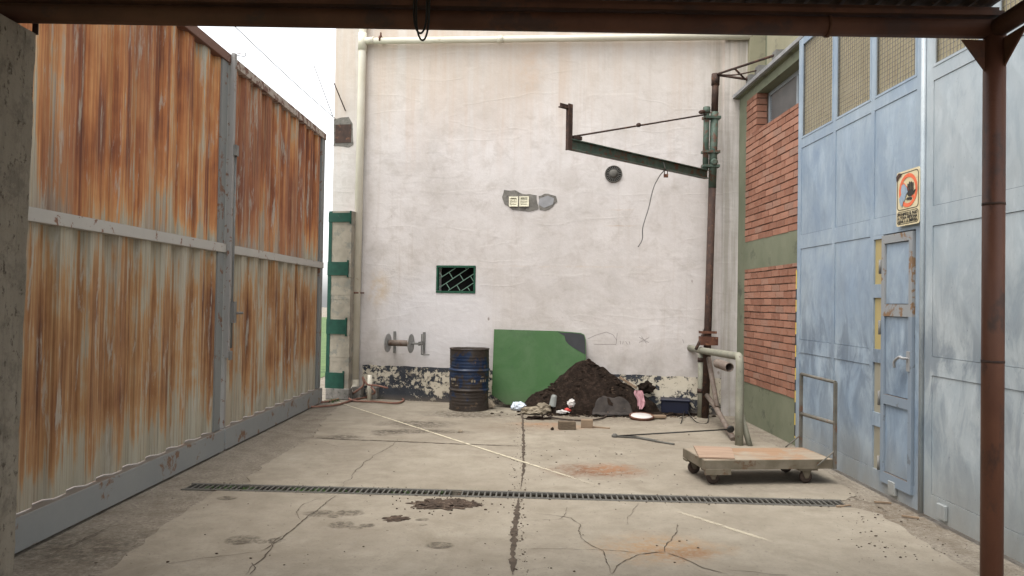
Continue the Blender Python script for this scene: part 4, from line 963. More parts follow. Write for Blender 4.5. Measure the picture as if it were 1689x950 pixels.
# arm
aR = PY(1166, 288, cY); d_ = ray(940, 238); zt_arm = PY(1166, 288, cY).z; tA = (zt_arm-1.6)/d_.z; aL = EYE+d_*tA
ad = (aR-aL).normalized(); an_ = ad.cross(UP).normalized()
mb = MB()
for o_, wd_, ht_ in ((.055,.085,.01), (-.055,.085,.01), (0,.012,.10)): mb.bar(aL+UP*o_, aR+UP*o_, wd_, ht_)
mb.build('arm', M['crane_green'], jc)
vtop = PP(937, 174, aL, (ad-UP*ad.z)); mb = MB(); hgt = vtop.z-aL.z
mb.bar(aL-ad*.03-UP*.07, aL-ad*.03+UP*hgt, .07, .012, ad); mb.bar(aL-ad*.03+an_*.03-UP*.07, aL-ad*.03+an_*.03+UP*hgt, .010, .07, ad)
mb.bar(aL-ad*.17+UP*(hgt-.05), aL+UP*(hgt-.05), .06, .012); mb.bar(aL-ad*.17+UP*(hgt-.03), aL+UP*(hgt-.03), .01, .045)
mb.bar(aL+ad*.05+UP*.09, aL+ad*.17+UP*.09, .07, .04); mb.build('tip_upright', M['rust_dark'], jc)
mb = MB(); r0 = aL+UP*.09+ad*.02; r1 = PY(1166,190,cY)+Vector((-.02,-.04,0)); mb.tube([r0, r1], .011, 8); md = r0.lerp(r1,.45); mb.lathe(md-ad*.03, (r1-r0), [(.012,0),(.028,.02),(.028,.05),(.012,.07)], 8); mb.lathe(r1-ad*.16, (r1-r0), [(.02,0),(.03,.03),(.03,.10),(.02,.12)], 8); mb.build('tie_rod', M['rust_dark'], jc)
# stays to the eave
stx = XE-.02
mb = MB(); top = cpos(cr_t.z-.01); A1 = PX(1278,91,stx); A2 = PX(1249,116,stx); A3 = PX(1234,131,stx)
for a in (A1, A3): mb.tube([top, a], .017, 8)
mb.tube(smooth_path([top, top.lerp(A2,.5)-UP*.03, A2], 5), .010, 8); mb.tube([top.lerp(A1,.35), A3+(top-A3)*.1], .013, 8); mb.build('stays', M['rust_dark'], jc)
for a in (A1, A2, A3):
    mb = MB(); mb.box((a.x-.01,a.y-.07,zE2+.03),(a.x+.012,a.y+.07,a.z+.05)); mb.box((a.x+.013,a.y-.07,zE2+.03),(a.x+.12,a.y-.055,a.z+.05)); mb.build('anchor_plate', M['grey_steel'], jc)
mb = MB(); c_ = cpos(PY(1165,562,cY).z)
for z_, w_, h_ in ((0,.13,.12),(.12,.11,.035)): mb.box((c_.x-.11,cY-.075,c_.z-h_/2+z_),(c_.x+w_,cY-.055,c_.z+h_/2+z_)); mb.box((c_.x-.11,cY-.054,c_.z-h_/2+z_),(c_.x-.098,cY+.06,c_.z+h_/2+z_))
for sx, sz in ((-.02,-.0),(.10,.03),(.10,-.03)): mb.lathe((c_.x+sx,cY-.075,c_.z+sz), (0,-1,0), [(.012,0),(.012,.012)], 6)
mb.build('clamp_plate', M['rust'], jc)
mb = MB(); mb.tube([PY(1166,538,cY+.12), PY(1148,576,cY-.05)], .022, 8); mb.build('brace', M['rust_dark'], jc)
# padlock and dangling wire
wp_ = aL.lerp(aR, .66); 
w0 = PP(1092,288,wp_-an_*.0,(ad-UP*ad.z)); tz = PP(1094,268,wp_,Vector((0,1,0)))
mid = [PP(x, y, wp_, Vector((0,1,0))) for x, y in ((1092,268),(1095,280),(1086,292),(1076,312),(1068,345),(1059,375),(1058,395),(1051,408))]
mb = MB(); mb.tube(smooth_path([mid[0]+Vector((0,-.06,0))]+[m_+Vector((0,-.06,0)) for m_ in mid[1:]], 6), .007, 6); tag(mb.build('dangling_wire', M['grey_steel']), 'grey wire hanging in a curve from the crane arm', 'wire')
pk = PP(1097, 290, wp_, Vector((0,1,0)))+Vector((0,-.05,0)); pd = thing('padlock', 'small rusty padlock hanging under the crane arm', 'padlock', pk)
mb = MB(); mb.box((pk.x-.028,pk.y-.012,pk.z-.03),(pk.x+.028,pk.y+.012,pk.z+.015),.003); mb.build('body', M['rust'], pd)
mb = MB(); mb.tube(smooth_path([pk+Vector((-.02,0,.01)), pk+Vector((-.02,0,.05)), pk+Vector((0,0,.07)), pk+Vector((.02,0,.05)), pk+Vector((.02,0,.01))], 4), .006, 6); mb.build('shackle', M['rust_dark'], pd)

# ================================================================== PIPE GUARD
n0 = G(1219, 735); b0 = G(1155.5, 689)
pg = thing('pipe_guard', 'bent grey green pipe guard frame around the crane foot by the brick wall', 'guard rail', n0)
zn = PY(1216, 588, n0.y).z; zb_ = PY(1155, 578, b0.y).z; far = PY(1138, 574, b0.y+.35)
mb = MB(); k = n0+UP*zn; kb = b0+UP*zb_; dir_ = (kb-k).normalized()
mb.tube(smooth_path([n0, n0+UP*(zn-.16)], 2)+smooth_path([n0+UP*(zn-.13), n0+UP*(zn-.04)+dir_*.02, k+dir_*.06, k+dir_*.14], 4)+[kb+UP*.0, far], .046, 14); mb.build('bent_pipe', M['pipe_grey'], pg)
mb = MB(); mb.tube([b0, kb-UP*.045], .046, 14); mb.build('rear_leg', M['pipe_grey'], pg)
jn = kb+Vector((.07,-.12,-.10)); e1 = G(1240, 737); mid_ = PY(1183,672,(b0.y*.6+n0.y*.4)); mb = MB(); mb.tube([jn, mid_], .034, 12); mb.build('brace', M['pipe_brown'], pg)
st_ = PY(1166, 652, b0.y-.08); e2_ = G(1210,728); mb = MB(); mb.tube([st_, mid_+Vector((.0,.03,-.02)), e2_+Vector((0,0,.02))], .034, 12); mb.build('brace', M['pipe_brown'], pg)
mb = MB(); mb.tube([n0+UP*.45+Vector((.03,.15,0)), G(1237,736)], .034, 12); mb.build('brace', M['pipe_grey'], pg)
for z_ in (kb.z-.13, .38):
    mb = MB(); mb.tube([b0+UP*(z_-.03), b0+UP*(z_+.03)], .052, 14); mb.bar(b0+UP*z_, Vector((cb.x+.05,cb.y+.02,z_)), .03, .05); mb.build('pipe_clamp', M['rust_dark'], pg)
op = PY(1203, 606, n0.y+.12); q_ = op+Vector((-.05,.30,.02)); mb = MB(); mb.tube([op, q_], .055, 16, cap=False); mb.tube([op, q_], .046, 16, cap=False); mb.lathe(op, (op-q_), [(.0549,0),(.0549,.001),(.0461,.001),(.0461,0)], 16, cap=False); mb.build('pipe_stub', M['pipe_brown'], pg)
mb = MB(); mb.lathe(op.lerp(q_,.5), (op-q_), [(.0455,0),(.0455,.002)], 16); mb.build('stub_inside', M['black'], pg)
# rods on the ground
ro = thing('tie_rod_assembly', 'long thin steel rod with an eye lying on the floor by the pipe guard', 'steel rod', G(1112,716))
mb = MB(); a = G(1013,722)+UP*.02; b = G(1208,731)+UP*.0; b = PY(1205,708,n0.y+.02); mb.tube([a, b], .008, 8); mb.lathe(b-Vector((0,.0,0)), (0,1,.2), [(.03,-.01),(.045,0),(.03,.01)], 12); mb.build('rod', M['cable'], ro)
mb = MB(); mb.tube([a, G(1050,724)+UP*.02, G(1082,730)+UP*.018], .016, 8); mb.tube([G(1080,730)+UP*.018, G(1112,735)+UP*.015], .012, 8); mb.lathe(a, (1,0,0), [(.012,-.03),(.032,-.01),(.032,.02),(.015,.04)], 8); mb.build('turnbuckle', M['duct'], ro)
mb = MB(); mb.tube(smooth_path([G(1123,700)+UP*.01, G(1131,684)+UP*.09, G(1138,692)+UP*.06, G(1150,698)+UP*.01, G(1166,699)+UP*.01, G(1168,690)+UP*.05, G(1166,684)+UP*.15], 5), .006, 6)
tag(mb.build('bent_wire', M['cable']), 'dark bent wire lying at the rear leg of the pipe guard', 'wire')

# ================================================================== OIL DRUM
dc = G(771.5, 680); dc = dc+Vector((0,.29,0)); dr_ = .287
ob = thing('oil_drum', 'battered blue and rusty steel oil drum standing before the white wall', 'oil drum', dc)
prof = [(dr_*.97,0),(dr_*1.02,.008),(dr_,.022)]
for k in range(120):
    z = .03+.83*k/119; r = dr_
    for c_ in (.30,.585): r += .016*math.exp(-((z-c_)/.012)**2)-.004*math.exp(-((z-c_+.032)/.012)**2)-.004*math.exp(-((z-c_-.032)/.012)**2)
    if .33 < z < .56 or .62 < z < .8 or .06 < z < .27: r += (.0014)*math.sin(z*2*math.pi/.048)
    prof.append((r, z))
prof += [(dr_*.99,.875),(dr_*1.025,.888),(dr_*1.02,.896),(dr_*.98,.896),(dr_*.965,.87)]
mb = MB(); mb.lathe(dc, (0,0,1), prof+[(dr_*.96,.80),(.01,.80)], 48)
for v in mb.b.verts:
    n_ = mnoise.noise(Vector((v.co.x*5,v.co.y*5,v.co.z*4))); r_ = Vector((v.co.x-dc.x,v.co.y-dc.y,0))
    if r_.length > .1: v.co += r_.normalized()*n_*.012+Vector((0,0,.006*mnoise.noise(Vector((v.co.x*4,v.co.y*4,9)))))
mb.build('shell', M['drum'], ob)
mb = MB(); mb.lathe(dc+UP*.801, (0,0,1), [(dr_*.95,0),(dr_*.9,.03),(dr_*.5,.045),(.01,.04)], 24)
for v in mb.b.verts: v.co.z += .03*mnoise.noise(v.co*9)
mb.build('rubbish_fill', M['stone'], ob)
mb = MB()   # worn pale lettering remnants
def dpatch(a0, a1, z0, z1):
    n = 6; va = []; vb = []
    for k in range(n+1):
        a = R(a0+(a1-a0)*k/n); e = Vector((math.sin(a), -math.cos(a), 0)); va.append(dc+e*(dr_+.0145)+UP*(z0+random.uniform(-.006,.006))); vb.append(dc+e*(dr_+.0145)+UP*(z1+random.uniform(-.006,.006)))
    A_ = mb.verts(va); B2 = mb.verts(vb)
    for k in range(n): mb.face([A_[k],A_[k+1],B2[k+1],B2[k]])
for a0 in (-58,-50,-43): dpatch(a0, a0+5, .44, .475)
for a0 in (8,15,34,42,50): dpatch(a0, a0+4.5, .425, .46)
dpatch(-52,-46,.39,.405); dpatch(-40,-30,.37,.385); dpatch(36,46,.49,.5)
mb.build('worn_lettering', M['sack'], ob)

# ================================================================== GREEN BOARD
bn = thing('green_board', 'large green painted sheet leaning on the wall behind the soil heap', 'board', G(880, 668))
bl_ = G(812, 668); top_off = wn*.03
def BD(x, y):
    # leaning plane through the floor line and the wall
    p0 = W0+wn*.34; nrm = (wn*1.14+UP*.31).normalized(); return PP(x, y, p0, nrm)
op_ = [BD(*p) for p in ((815,543),(920,546),(958,549),(964,552),(966,560),(967,640),(950,676),(834,667),(811,651))]
nb = (wn*1.14+UP*.31).normalized()
mb = MB(); mb.prism([p for p in op_], -nb*.018); mb.build('sheet', M['green_board'], bn)
tp = [BD(*p)+nb*.002 for p in ((919,547),(928,549),(940,549),(957,550.5),(963,553),(965,561),(965.5,585),(957,580),(945,573),(938,568),(933,562),(931,554))]
mb = MB(); mb.prism(tp, nb*.001); mb.build('tar_patch', M['tar'], bn)

# ================================================================== SOIL HEAP AND RUBBISH
hc = G(985, 684); hc.y += .36; HHt = .76
mb = MB(); NR, NA = 60, 120; rings = []
for i in range(NR+1):
    r = i/NR; ring_ = []
    for k in range(NA):
        a = 2*math.pi*k/NA; ex = .86 if math.cos(a) < 0 else 1.0; ey = .50
        x, y = r*ex*math.cos(a), r*ey*math.sin(a)
        h = HHt*max(0, 1-r**.92) if True else 0
        h = HHt*max(0, 1.07-math.sqrt(r*r+.006))*.99*min(1,(1-r)*14)
        px_ = Vector((x*4, y*4, 0)); h += (.10*mnoise.noise(px_*.8+Vector((3,1,0)))+.05*mnoise.noise(px_*2.3)+.022*mnoise.noise(px_*6)+.012*mnoise.noise(px_*15)+.008*mnoise.noise(px_*34))*min(1, 5*(1-r))*(.35+.65*r)
        ring_.append(mb.b.verts.new((hc.x-.12+x+.10*r*math.cos(a), hc.y+y, max(h, 0)+.004 if r < 1 else 0)))
    rings.append(ring_)
for A_, B2 in zip(rings, rings[1:]):
    for k in range(NA): f = mb.face([A_[k],A_[(k+1)%NA],B2[(k+1)%NA],B2[k]])
bmesh.ops.remove_doubles(mb.b, verts=mb.b.verts, dist=.0006)
for f in mb.b.faces: f.smooth = True
tag(mb.build('soil_heap', M['soil']), 'conical heap of dark soil piled against the green sheet and wall', 'soil heap')
def heap_z(x, y):
    dx = x-hc.x+.12; ex = .96 if dx < 0 else 1.1; r = math.sqrt((dx/ex)**2+((y-hc.y)/.5)**2); return HHt*max(0,1-r)**.97*1.03
# clods and litter on / around the heap: uncountable
mb = MB()
for i in range(1500):
    x = random.gauss(hc.x+.02, .6); y = random.uniform(hc.y-.62, hc.y-.05)
    if i > 750: x = random.uniform(hc.x-.8, hc.x+1.35); y = random.uniform(hc.y-.62, hc.y+.1) 
    if PP(0,0,W0,wn) and (Vector((x,y,0))-W0).dot(wn) < .05: continue
    if Vector((x,y,0)).x > 3.2: continue
    s_ = random.choice((.005,.006,.008,.010,.014,.022))*random.uniform(.6,1.2)
    mb.blob((x,y,heap_z(x,y)+s_*.4), s_*1.4, s_, s_*.7, i, .5, 1)
kind(mb.build('soil_clods', M['soil']), 'stuff')
mb = MB()
for i in range(150):
    x = random.uniform(hc.x-.75, hc.x+1.5); y = random.uniform(hc.y-.6, hc.y+.0)
    if x > 3.15: continue
    p = Vector((x,y,heap_z(x,y)+.015)); a = random.uniform(0,6.28); L = random.uniform(.02,.07); d = Vector((math.cos(a),math.sin(a)*.6,random.uniform(-.1,.4)))*L
    mb.bar(p, p+d, random.uniform(.002,.006), random.uniform(.002,.004))
kind(mb.build('twig_litter', M['wood']), 'stuff')
# floor debris
mb = MB()
for i in range(900):
    u = random.random()
    if u < .25: p = G(random.choice((863+random.gauss(0,5), 850+random.gauss(0,6))), random.uniform(690,950))
    elif u < .45: q0 = random.random(); p = dA.lerp(dB, q0)+dn*random.choice((random.gauss(-.03,.02), random.gauss(DW+.03,.02)))
    elif u < .65: p = G(random.uniform(120,1600), random.uniform(700,950))
    elif u < .8: p = G(random.uniform(860,1100), random.uniform(700,800))
    else: p = G(random.uniform(1380,1620), random.uniform(790,930)); 
    if p.x > 3.15 or p.x < -2.6 or p.y > 11: continue
    q = (p-dA).dot(dn)
    if -.02 < q < DW+.02: continue
    s_ = random.choice((.002,.002,.003,.003,.004,.006))*random.uniform(.7,1.3); mb.blob((p.x,p.y,.008+s_*.3), s_*1.5, s_*1.1, s_*.6, i, .4, 1)
kind(mb.build('floor_debris', M['soil_dry']), 'stuff')
def onh(x, y, up=0):
    d = ray(x, y); t = 5.0/d.y
    while t < 16:
        p = EYE+d*t
        if p.z < max(heap_z(p.x, p.y), .007): return p+UP*up
        t += .01
    return G(x, y)
def item(name, label, cat, m, fn, group=None):
    mb = MB(); fn(mb); return tag(mb.build(name, M[m]), label, cat, group)
def crumple(mb, c, rx, ry, rz, seed, amp=.5):
    mb.blob(c, rx, ry, rz, seed, amp, 3, 2.4)
    for v in mb.b.verts: v.co += Vector((mnoise.noise(v.co*30), mnoise.noise(v.co*30+Vector((3,3,3))), mnoise.noise(v.co*30+Vector((7,7,7)))))*.018
    for v in mb.b.verts: v.co.z = max(v.co.z, .007)
def smooth_all(mb, it=2):
    for _ in range(it): bmesh.ops.smooth_vert(mb.b, verts=mb.b.verts, factor=.5, use_axis_x=True, use_axis_y=True, use_axis_z=True)
    for f in mb.b.faces: f.smooth = True
def onf(x, y, z=0): return G(x, y, z)
p = onf(856,677); item('plastic_bag', 'crumpled white blue plastic bag left of the soil heap', 'plastic bag', 'white_plastic', lambda mb: crumple(mb, p+Vector((0,0,.055)), .12, .08, .07, 3))
p1 = onf(880,684); item('cement_sack', 'crumpled beige paper sack at the left foot of the soil heap', 'sack', 'sack', lambda mb: (crumple(mb, p1+Vector((-.03,.0,.05)), .15, .07, .06, 5), crumple(mb, p1+Vector((.13,.05,.08)), .12, .08, .08, 8)))
p2 = onf(806,676)+Vector((0,.05,0)); item('stone', 'brown stone on the floor between oil drum and green board', 'stone', 'stone', lambda mb: mb.blob(p2+Vector((0,.05,.06)), .09, .07, .065, 2, .35, 2))
p3 = onf(759,714); item('stone', 'small dark stone alone on the concrete in front of the drum', 'stone', 'stone', lambda mb: mb.blob(p3+Vector((0,0,.02)), .028, .022, .022, 6, .4, 2))
p4 = onh(911,668); item('tin_can', 'grey tin can half sunk in the heap beside white paper', 'can', 'tin', lambda mb: mb.lathe(p4+Vector((0,-.03,-.01)), (.15,-.1,1), [(.055,0),(.05,.01),(.042,.14),(.03,.16),(.01,.16)], 16))
p5 = onh(942,668); item('crumpled_paper', 'crumpled white paper on the lower slope of the soil heap', 'paper', 'paper', lambda mb: crumple(mb, p5+Vector((0,-.03,.03)), .05, .04, .06, 9))
p6 = onh(936,678); item('rubbish_scrap', 'red and white wrapper scrap at the front of the heap', 'wrapper', 'red_bit', lambda mb: crumple(mb, p6+Vector((0,-.03,.02)), .05, .03, .02, 12))
p6b = onh(928,681); item('rubbish_scrap', 'pale flattened carton left of the red wrapper scrap', 'carton', 'paper', lambda mb: crumple(mb, p6b+Vector((0,-.04,.02)), .09, .05, .02, 15))
def felt(mb):
    c = onh(1012, 682); N1, N2 = 14, 56; rr = []
    for i in range(N1+1):
        row = []
        for k in range(N2):
            a = 2*math.pi*k/N2; ro = (i/N1)*(1+.28*mnoise.noise(Vector((math.cos(a)*1.3, math.sin(a)*1.3, 4))))
            x, y = c.x+.30*ro*math.cos(a)+.06*ro*math.sin(a), c.y-.01+.14*ro*math.sin(a)
            z = max(heap_z(x, y), .008)+.035+.05*max(0, mnoise.noise(Vector((x*5, y*7, 2))))+.02*mnoise.noise(Vector((x*13, y*13, 5)))-(.02 if i == N1 else 0)
            row.append(mb.b.verts.new((x, y-.02, z)))
        rr.append(row)
    for A_, B2 in zip(rr, rr[1:]):
        for k in range(N2):
            f = mb.face([A_[k], A_[(k+1)%N2], B2[(k+1)%N2], B2[k]])
            if f: f.smooth = True
    bmesh.ops.remove_doubles(mb.b, verts=mb.b.verts, dist=.0005)
    ret = bmesh.ops.extrude_face_region(mb.b, geom=list(mb.b.faces))
    for v in ret['geom']:
        if isinstance(v, bmesh.types.BMVert): v.co.z += .008
item('felt_mat', 'dark grey folded felt mat lying over the front of the heap', 'mat', 'felt', felt)
mb = MB(); mb.tube(smooth_path([onh(x_, y_, .02) for x_, y_ in ((905,690),(930,694),(960,696),(985,694),(1000,688),(1003,676),(1000,664),(992,658))], 6), .011, 8); tag(mb.build('rubber_tube', M['rubber']), 'dark rubber tube lying along the front foot of the soil heap', 'tube')
p8 = PY(1056, 684, hc.y-.25); p8 = onh(1055,674)+Vector((0,-.05,-.02))
def cloth(mb):
    N1, N2 = 10, 16; vs = []
    for i in range(N2):
        t = i/(N2-1); row = []
        for j in range(N1):
            s_ = j/(N1-1)-.5; wv = .03+.035*math.sin(t*2.6)+.01*math.sin(t*9); row.append(mb.b.verts.new(p8+Vector((s_*wv*2+.02*math.sin(t*5), .02*math.sin(s_*14+t*3)+.05*t+.02*mnoise.noise(Vector((s_*5,t*4,0))), .02+.26*t))))
        vs.append(row)
    for i in range(N2-1):
        for j in range(N1-1): f = mb.face([vs[i][j],vs[i][j+1],vs[i+1][j+1],vs[i+1][j]]); f.smooth = True
item('pink_rag', 'pale pink rag hanging down the right side of the soil heap', 'rag', 'pink', cloth)
p9 = onf(1058,692); pn_ = thing('round_pan', 'round shallow pan with rusty rim and white inside on the floor', 'pan', p9)
mb = MB(); mb.lathe(p9+UP*.007, (.0,-.12,1), [(.13,0),(.165,.02),(.172,.045),(.165,.055),(.150,.05),(.14,.036)], 32); mb.build('rim', M['rust'], pn_)
mb = MB(); mb.lathe(p9+UP*.009, (.0,-.12,1), [(.148,.036),(.145,.046),(.01,.044)], 32); mb.build('inside', M['paper'], pn_)
p10 = onf(1084,692); item('wooden_offcut', 'short rounded wooden piece just right of the round pan', 'wood', 'wood', lambda mb: mb.bar(p10+Vector((-.09,0,.04)), p10+Vector((.12,.02,.04)), .09, .04, bev=.008))
bx_ = onf(1114,680.8)+wn*.05; tbx = thing('plastic_crate', 'dark blue plastic box standing against the peeling wall base', 'plastic box', bx_)
mb = MB(); mb.obox(bx_, wd, wn, UP, (-.20,.02,.03), (.19,.26,.21), .012); mb.build('body', M['navy_plastic'], tbx)
mb = MB(); mb.obox(bx_, wd, wn, UP, (-.215,.005,.205), (.205,.275,.23), .006); mb.build('rim', M['navy_plastic'], tbx)
p11 = onf(1098,686); item('soil_heap', 'low spill of dark soil below the blue plastic box', 'soil heap', 'soil', lambda mb: (mb.blob((p11.x+.15,p11.y+.05,0), .34, .10, .05, 21, .5, 4, 3),))
item('bark_chunk', 'dark torn lump standing on the right shoulder of the heap', 'lump', 'soil', lambda mb: mb.blob(PY(1066,640,hc.y-.1), .10, .06, .08, 25, .9, 3, 2))
a_, b_ = PY(1022,622,hc.y-.05), PY(1050,640,hc.y-.18); item('wooden_stick', 'thin wooden batten sticking out of the right side of the heap', 'batten', 'wood', lambda mb: mb.bar(a_, b_, .03, .03))
def blk(mb, x, y, L, W_, H_, rot, bev=.004):
    c = G(x, y); ux = Vector((math.cos(rot),math.sin(rot),0)); uy = Vector((-ux.y,ux.x,0)); mb.obox(c+UP*.007, ux, uy, UP, (-L/2,0,0), (L/2,W_,H_), bev)
M['block_wood'] = mottled('block_wood', (.085,.062,.042), (.14,.105,.072), 14, .9, stretch=(1,1,5))
item('wooden_block', 'short dark wooden block, left of the two blocks before the heap', 'wooden block', 'block_wood', lambda mb: blk(mb, 936, 710, .21, .10, .10, .08))
item('wooden_block', 'pale wooden block with a stick behind, right of the two before the heap', 'wooden block', 'wood', lambda mb: blk(mb, 968, 707, .15, .10, .10, -.1))
sa, sb = onf(975,706), onf(1006,708); item('wooden_stick', 'flat wooden stick on the floor touching the pale wooden block', 'stick', 'wood', lambda mb: mb.bar(sa+UP*.018, sb+UP*.012, .03, .016))
p12 = onf(911,710); item('stone', 'small black lump left of the dark wooden block', 'stone', 'soil', lambda mb: mb.blob(p12+UP*.02, .022, .02, .02, 31, .4, 2))
p13 = onf(884,692); item('bark_chunk', 'flat dark clod of roots at the left front of the heap', 'clod', 'soil', lambda mb: mb.blob(p13+UP*.0+Vector((.03,-.0,0)), .17, .06, .04, 33, .9, 4, 3))
p14 = onf(735,833); item('soil_heap', 'small flattened heap of dark soil on the slab by the drain', 'soil heap', 'soil_dry', lambda mb: (mb.blob((p14.x-.03,p14.y,.004), .19, .14, .016, 35, .8, 5, 4), mb.blob((p14.x+.15,p14.y+.0,.004), .12, .08, .010, 36, .8, 5, 4), [mb.blob((p14.x+random.gauss(0,.2),p14.y+random.gauss(0,.12),.009), *([random.uniform(.004,.012)]*2), .006, i_, .4, 1) for i_ in range(90)]))
p15 = onf(653,857); item('soil_heap', 'thin smear of dark soil nearer the camera than the drain heap', 'soil heap', 'soil_dry', lambda mb: mb.blob((p15.x,p15.y,.004), .09, .07, .009, 38, .8, 4, 3))
for (xa, ya_, xb2, yb2, lab) in ((1442,830,1470,832,'long pale wood splinter by the blue gate base, nearest the cart'), (1487,853,1516,857,'pale wood splinter by the blue gate base, nearest the door foot'), (1380,838,1402,836,'pale wood splinter lying at the right end of the drain')):
    a_, b_ = G(xa, ya_), G(xb2, yb2); item('wood_splinter', lab, 'splinter', 'wood', lambda mb: mb.bar(a_+UP*.012, b_+UP*.012, .018, .012), 'wood splinters on the floor')

# ================================================================== HOSE, STANDPIPE, BLOCK, WEEDS
zz_ = .02
hp = [(640,640,.25),(622,636,.22),(606,634,.30),(598,622,.36),(600,634,.30),(588,645,.10),(572,655,.02),(545,664,.02),(508,668,.02),(512,674,.02),(555,670,.02),(590,660,.02),(625,656,.02),(664,660,.02),(655,668,.02),(620,666,.02),(585,664,.02),(576,658,.02),(600,655,.02),(618,648,.12),(612,638,.25)]
hpts = []
for x, y, z in hp:
    if z < .05: hpts.append(G(x, y)+UP*(z+random.uniform(0,.012)))
    else: hpts.append(WP(x, y, .35))
mb = MB(); mb.tube(smooth_path(hpts, 7), .015, 8); tag(mb.build('garden_hose', M['hose']), 'reddish rubber hose tangled on the floor at the foot of the drainpipe', 'hose')
sp_ = G(609, 661); mb = MB(); mb.tube([sp_, Vector((sp_.x,sp_.y,.40))], .034, 12); tag(mb.build('stand_pipe', M['pvc']), 'short cream pipe stub standing up in the hose tangle', 'pipe')
for (x, lab) in ((594,'small grey cement block beside the drainpipe foot'), (620,'small grey cement block right of the short cream pipe stub')):
    c_ = G(x, 657); mb = MB(); mb.obox(c_, wd, wn, UP, (-.08,.02,0), (.08,.16,.20), .012); tag(mb.build('cement_block', M['cement']), lab, 'cement block')
def tuft(mb, c, n, h, sp=.05):
    for i in range(n):
        a = random.uniform(0,6.28); b = c+Vector((random.uniform(-sp,sp), random.uniform(-sp,sp)*.6, 0)); hh = h*random.uniform(.5,1); d = Vector((math.cos(a),math.sin(a),0)); s_ = Vector((-d.y,d.x,0))*random.uniform(.002,.006)
        mb.poly([b-s_, b+s_, b+d*hh*.5+UP*hh]); 
        q = b+d*hh*.4+UP*hh*.7; mb.poly([q-s_*1.5, q+d*.012, q+s_*1.5, q-d*.01+UP*.004])
mb = MB()
for i in range(30):
    p = (dA.lerp(dB, random.choice((random.uniform(.02,.25), random.uniform(.02,.42)))))+dn*random.uniform(.04,.13)-UP*.02; tuft(mb, p, 10, .04, .03)
kind(mb.build('drain_weeds', M['leaf']), 'stuff')
mb = MB()
for x, y in ((553,662),(543,664),(622,657),(628,658),(637,657),(600,657)): tuft(mb, G(x,y), 40, .06, .07)
kind(mb.build('wall_foot_weeds', M['leaf']), 'stuff')

# ================================================================== PLATFORM CART
def GZ(x, y, z): return G(x, y, z)
M['handle_steel'] = mottled('handle_steel', (.085,.08,.065), (.14,.13,.11), 8, .6, c=(.12,.065,.04), csc=9, cth=.56)
dz_ = .228; c0, c1_, c2, c3 = GZ(1162,759.6,dz_), GZ(1376.5,757.8,dz_), GZ(1329+12,737,dz_), GZ(1127,739,dz_)
ct = thing('platform_cart', 'low four wheeled wooden platform cart with tubular push handle', 'platform cart', (c0+c2)/2-UP*dz_)
ux = (c1_-c0).normalized(); uy = ((c3-c0)-ux*(c3-c0).dot(ux)); Wc = uy.length; uy.normalize(); Lc = (c1_-c0).length
m = Mt('deck', .85, 0, .2); f = m.noise(2.2, 6, .65, dist=.5); g_ = m.noise(1, 6, .65, scale3=(2,24,2))
col = m.mix(m.step(g_, .4, .65), (.225,.185,.14), (.31,.258,.195)); col = m.mix(m.step(f, .50, .62, 0, .65), col, (.27,.145,.075)); col = m.mix(m.step(m.noise(14, 6, .7), .6, .7, 0, .6), col, (.2,.13,.08))
M['deck'] = m.out(col, g_, .3, .005)
mb = MB(); mb.obox(c0, ux, uy, UP, (.012,.012,-.022), (Lc-.012,Wc-.012,0)); mb.build('deck', M['deck'], ct)
mb = MB(); s_ = .012
mb.obox(c0, ux, uy, UP, (0,0,-.082), (Lc,s_,-.002)); mb.obox(c0, ux, uy, UP, (0,Wc-s_,-.082), (Lc,Wc,-.002)); mb.obox(c0, ux, uy, UP, (0,s_,-.082), (s_,Wc-s_,-.002)); mb.obox(c0, ux, uy, UP, (Lc-s_,s_,-.082), (Lc,Wc-s_,-.002))
mb.obox(c0, ux, uy, UP, (.02,.02,-.06), (Lc-.02,Wc-.02,-.03)); mb.build('frame', M['cart_frame'], ct)
hb = MB(); hr = .016
hA = c0+ux*(Lc-.02)+uy*.0; hB = c0+ux*(Lc-.02)+uy*(Wc)
hA0, hA1 = c0+ux*(Lc-.005)-uy*.012-UP*.08, PP(1375,630,c0+ux*(Lc-.005),ux); hB0, hB1 = c0+ux*(Lc-.03)+uy*Wc-UP*.0, PP(1332,618,c0+ux*(Lc-.005),ux)
hA1 = Vector((hA0.x, hA0.y, hA1.z)); hB1 = Vector((hB0.x, hB0.y, hB1.z)); 
for p, q in ((hA0,hA1),(hB0-UP*.08,hB1)): hb.bar(p, q, .026, .026, ux)
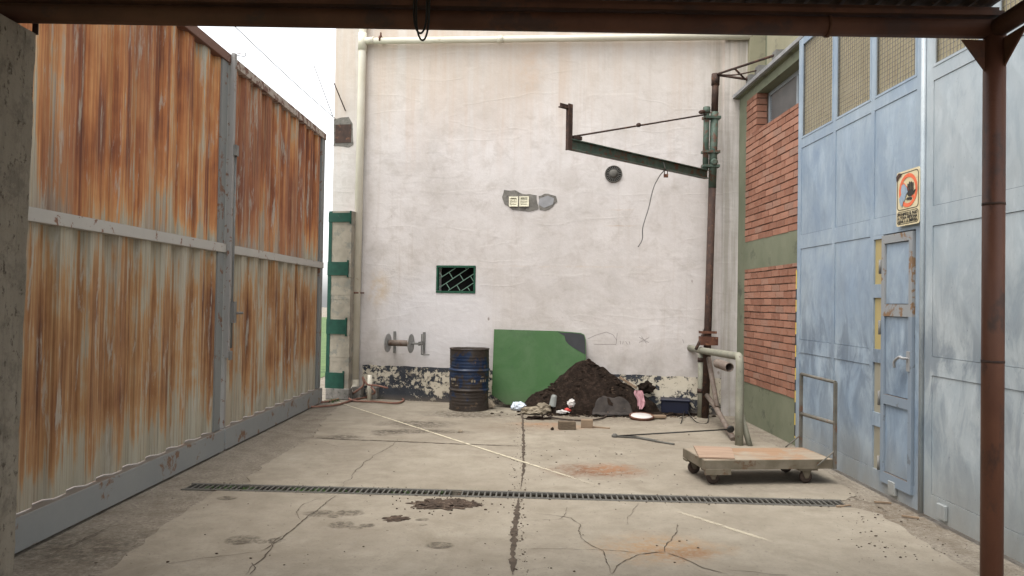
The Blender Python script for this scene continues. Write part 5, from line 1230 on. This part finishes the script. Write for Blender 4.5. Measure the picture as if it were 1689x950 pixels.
hb.tube([hB1+UP*.0, hA1], .015, 10); zc = .5*(hA0.z+hA1.z)+.02; hb.tube([Vector((hB1.x,hB1.y,zc)), Vector((hA1.x,hA1.y,zc))], .018, 10)
hb.tube([hA0+UP*.16, hA0+UP*.03-ux*.17-uy*.01], .007, 8); hb.tube([hB0+UP*.12, hB0-ux*.15+uy*.01], .007, 8)
hb.build('push_handle', M['handle_steel'], ct)
def caster(x, y, big):
    c = c0+ux*x+uy*y; zt2 = dz_-.082
    mb = MB(); e = .055
    mb.prism([c+ux*e-uy*.02+UP*(-.082), c-ux*e-uy*.02+UP*(-.082), c-ux*.014-uy*.02+UP*(-.175), c+ux*.014-uy*.02+UP*(-.175)], -uy*.004)
    mb.prism([c+ux*e+uy*.02+UP*(-.082), c-ux*e+uy*.02+UP*(-.082), c-ux*.014+uy*.02+UP*(-.175), c+ux*.014+uy*.02+UP*(-.175)], uy*.004)
    mb.obox(c, ux, uy, UP, (-.09,-.05,-.10), (.09,.05,-.083)); k = mb.build('caster', M['cart_frame'], ct)
    w_ = MB(); wc = c+UP*(-.228+.0585+.007); w_.lathe(wc-uy*.016, uy, [(.03,0),(.052,.001),(.057,.006),(.057,.026),(.052,.031),(.03,.032)], 24); w_.build('wheel', M['rubber'], k)
    w_ = MB(); w_.lathe(wc-uy*.019, uy, [(.016,0),(.018,.002),(.018,.036),(.016,.038)], 12); w_.build('hub', M['rust'], k)
caster(.10,.06,1); caster(Lc-.24,.06,1); caster(.08,Wc-.08,1); caster(Lc-.22,Wc-.08,1)
mb = MB(); mb.obox(c0, ux, uy, UP, (.0,-.012,-.125), (.24,-.002,-.075)); mb.build('repair_plate', M['cart_frame'], ct)
q0 = [GZ(*p, dz_+.004) for p in ((1144,737),(1206,739.5),(1212,757.5),(1153,755.5))]
mb = MB(); mb.prism(q0, UP*.012); tag(mb.build('plywood_offcut', M['ply']), 'loose square plywood offcut lying on the left end of the cart', 'plywood')

# ================================================================== OUTSIDE THE GATE
mb = MB(); mb.poly([(-3.6,12.6,.01),(-3.6,60,.01),(-30,60,.01),(-30,-10,.01),(-3.6,-10,.01)]); kind(mb.build('verge_grass', M['grass']), 'structure')
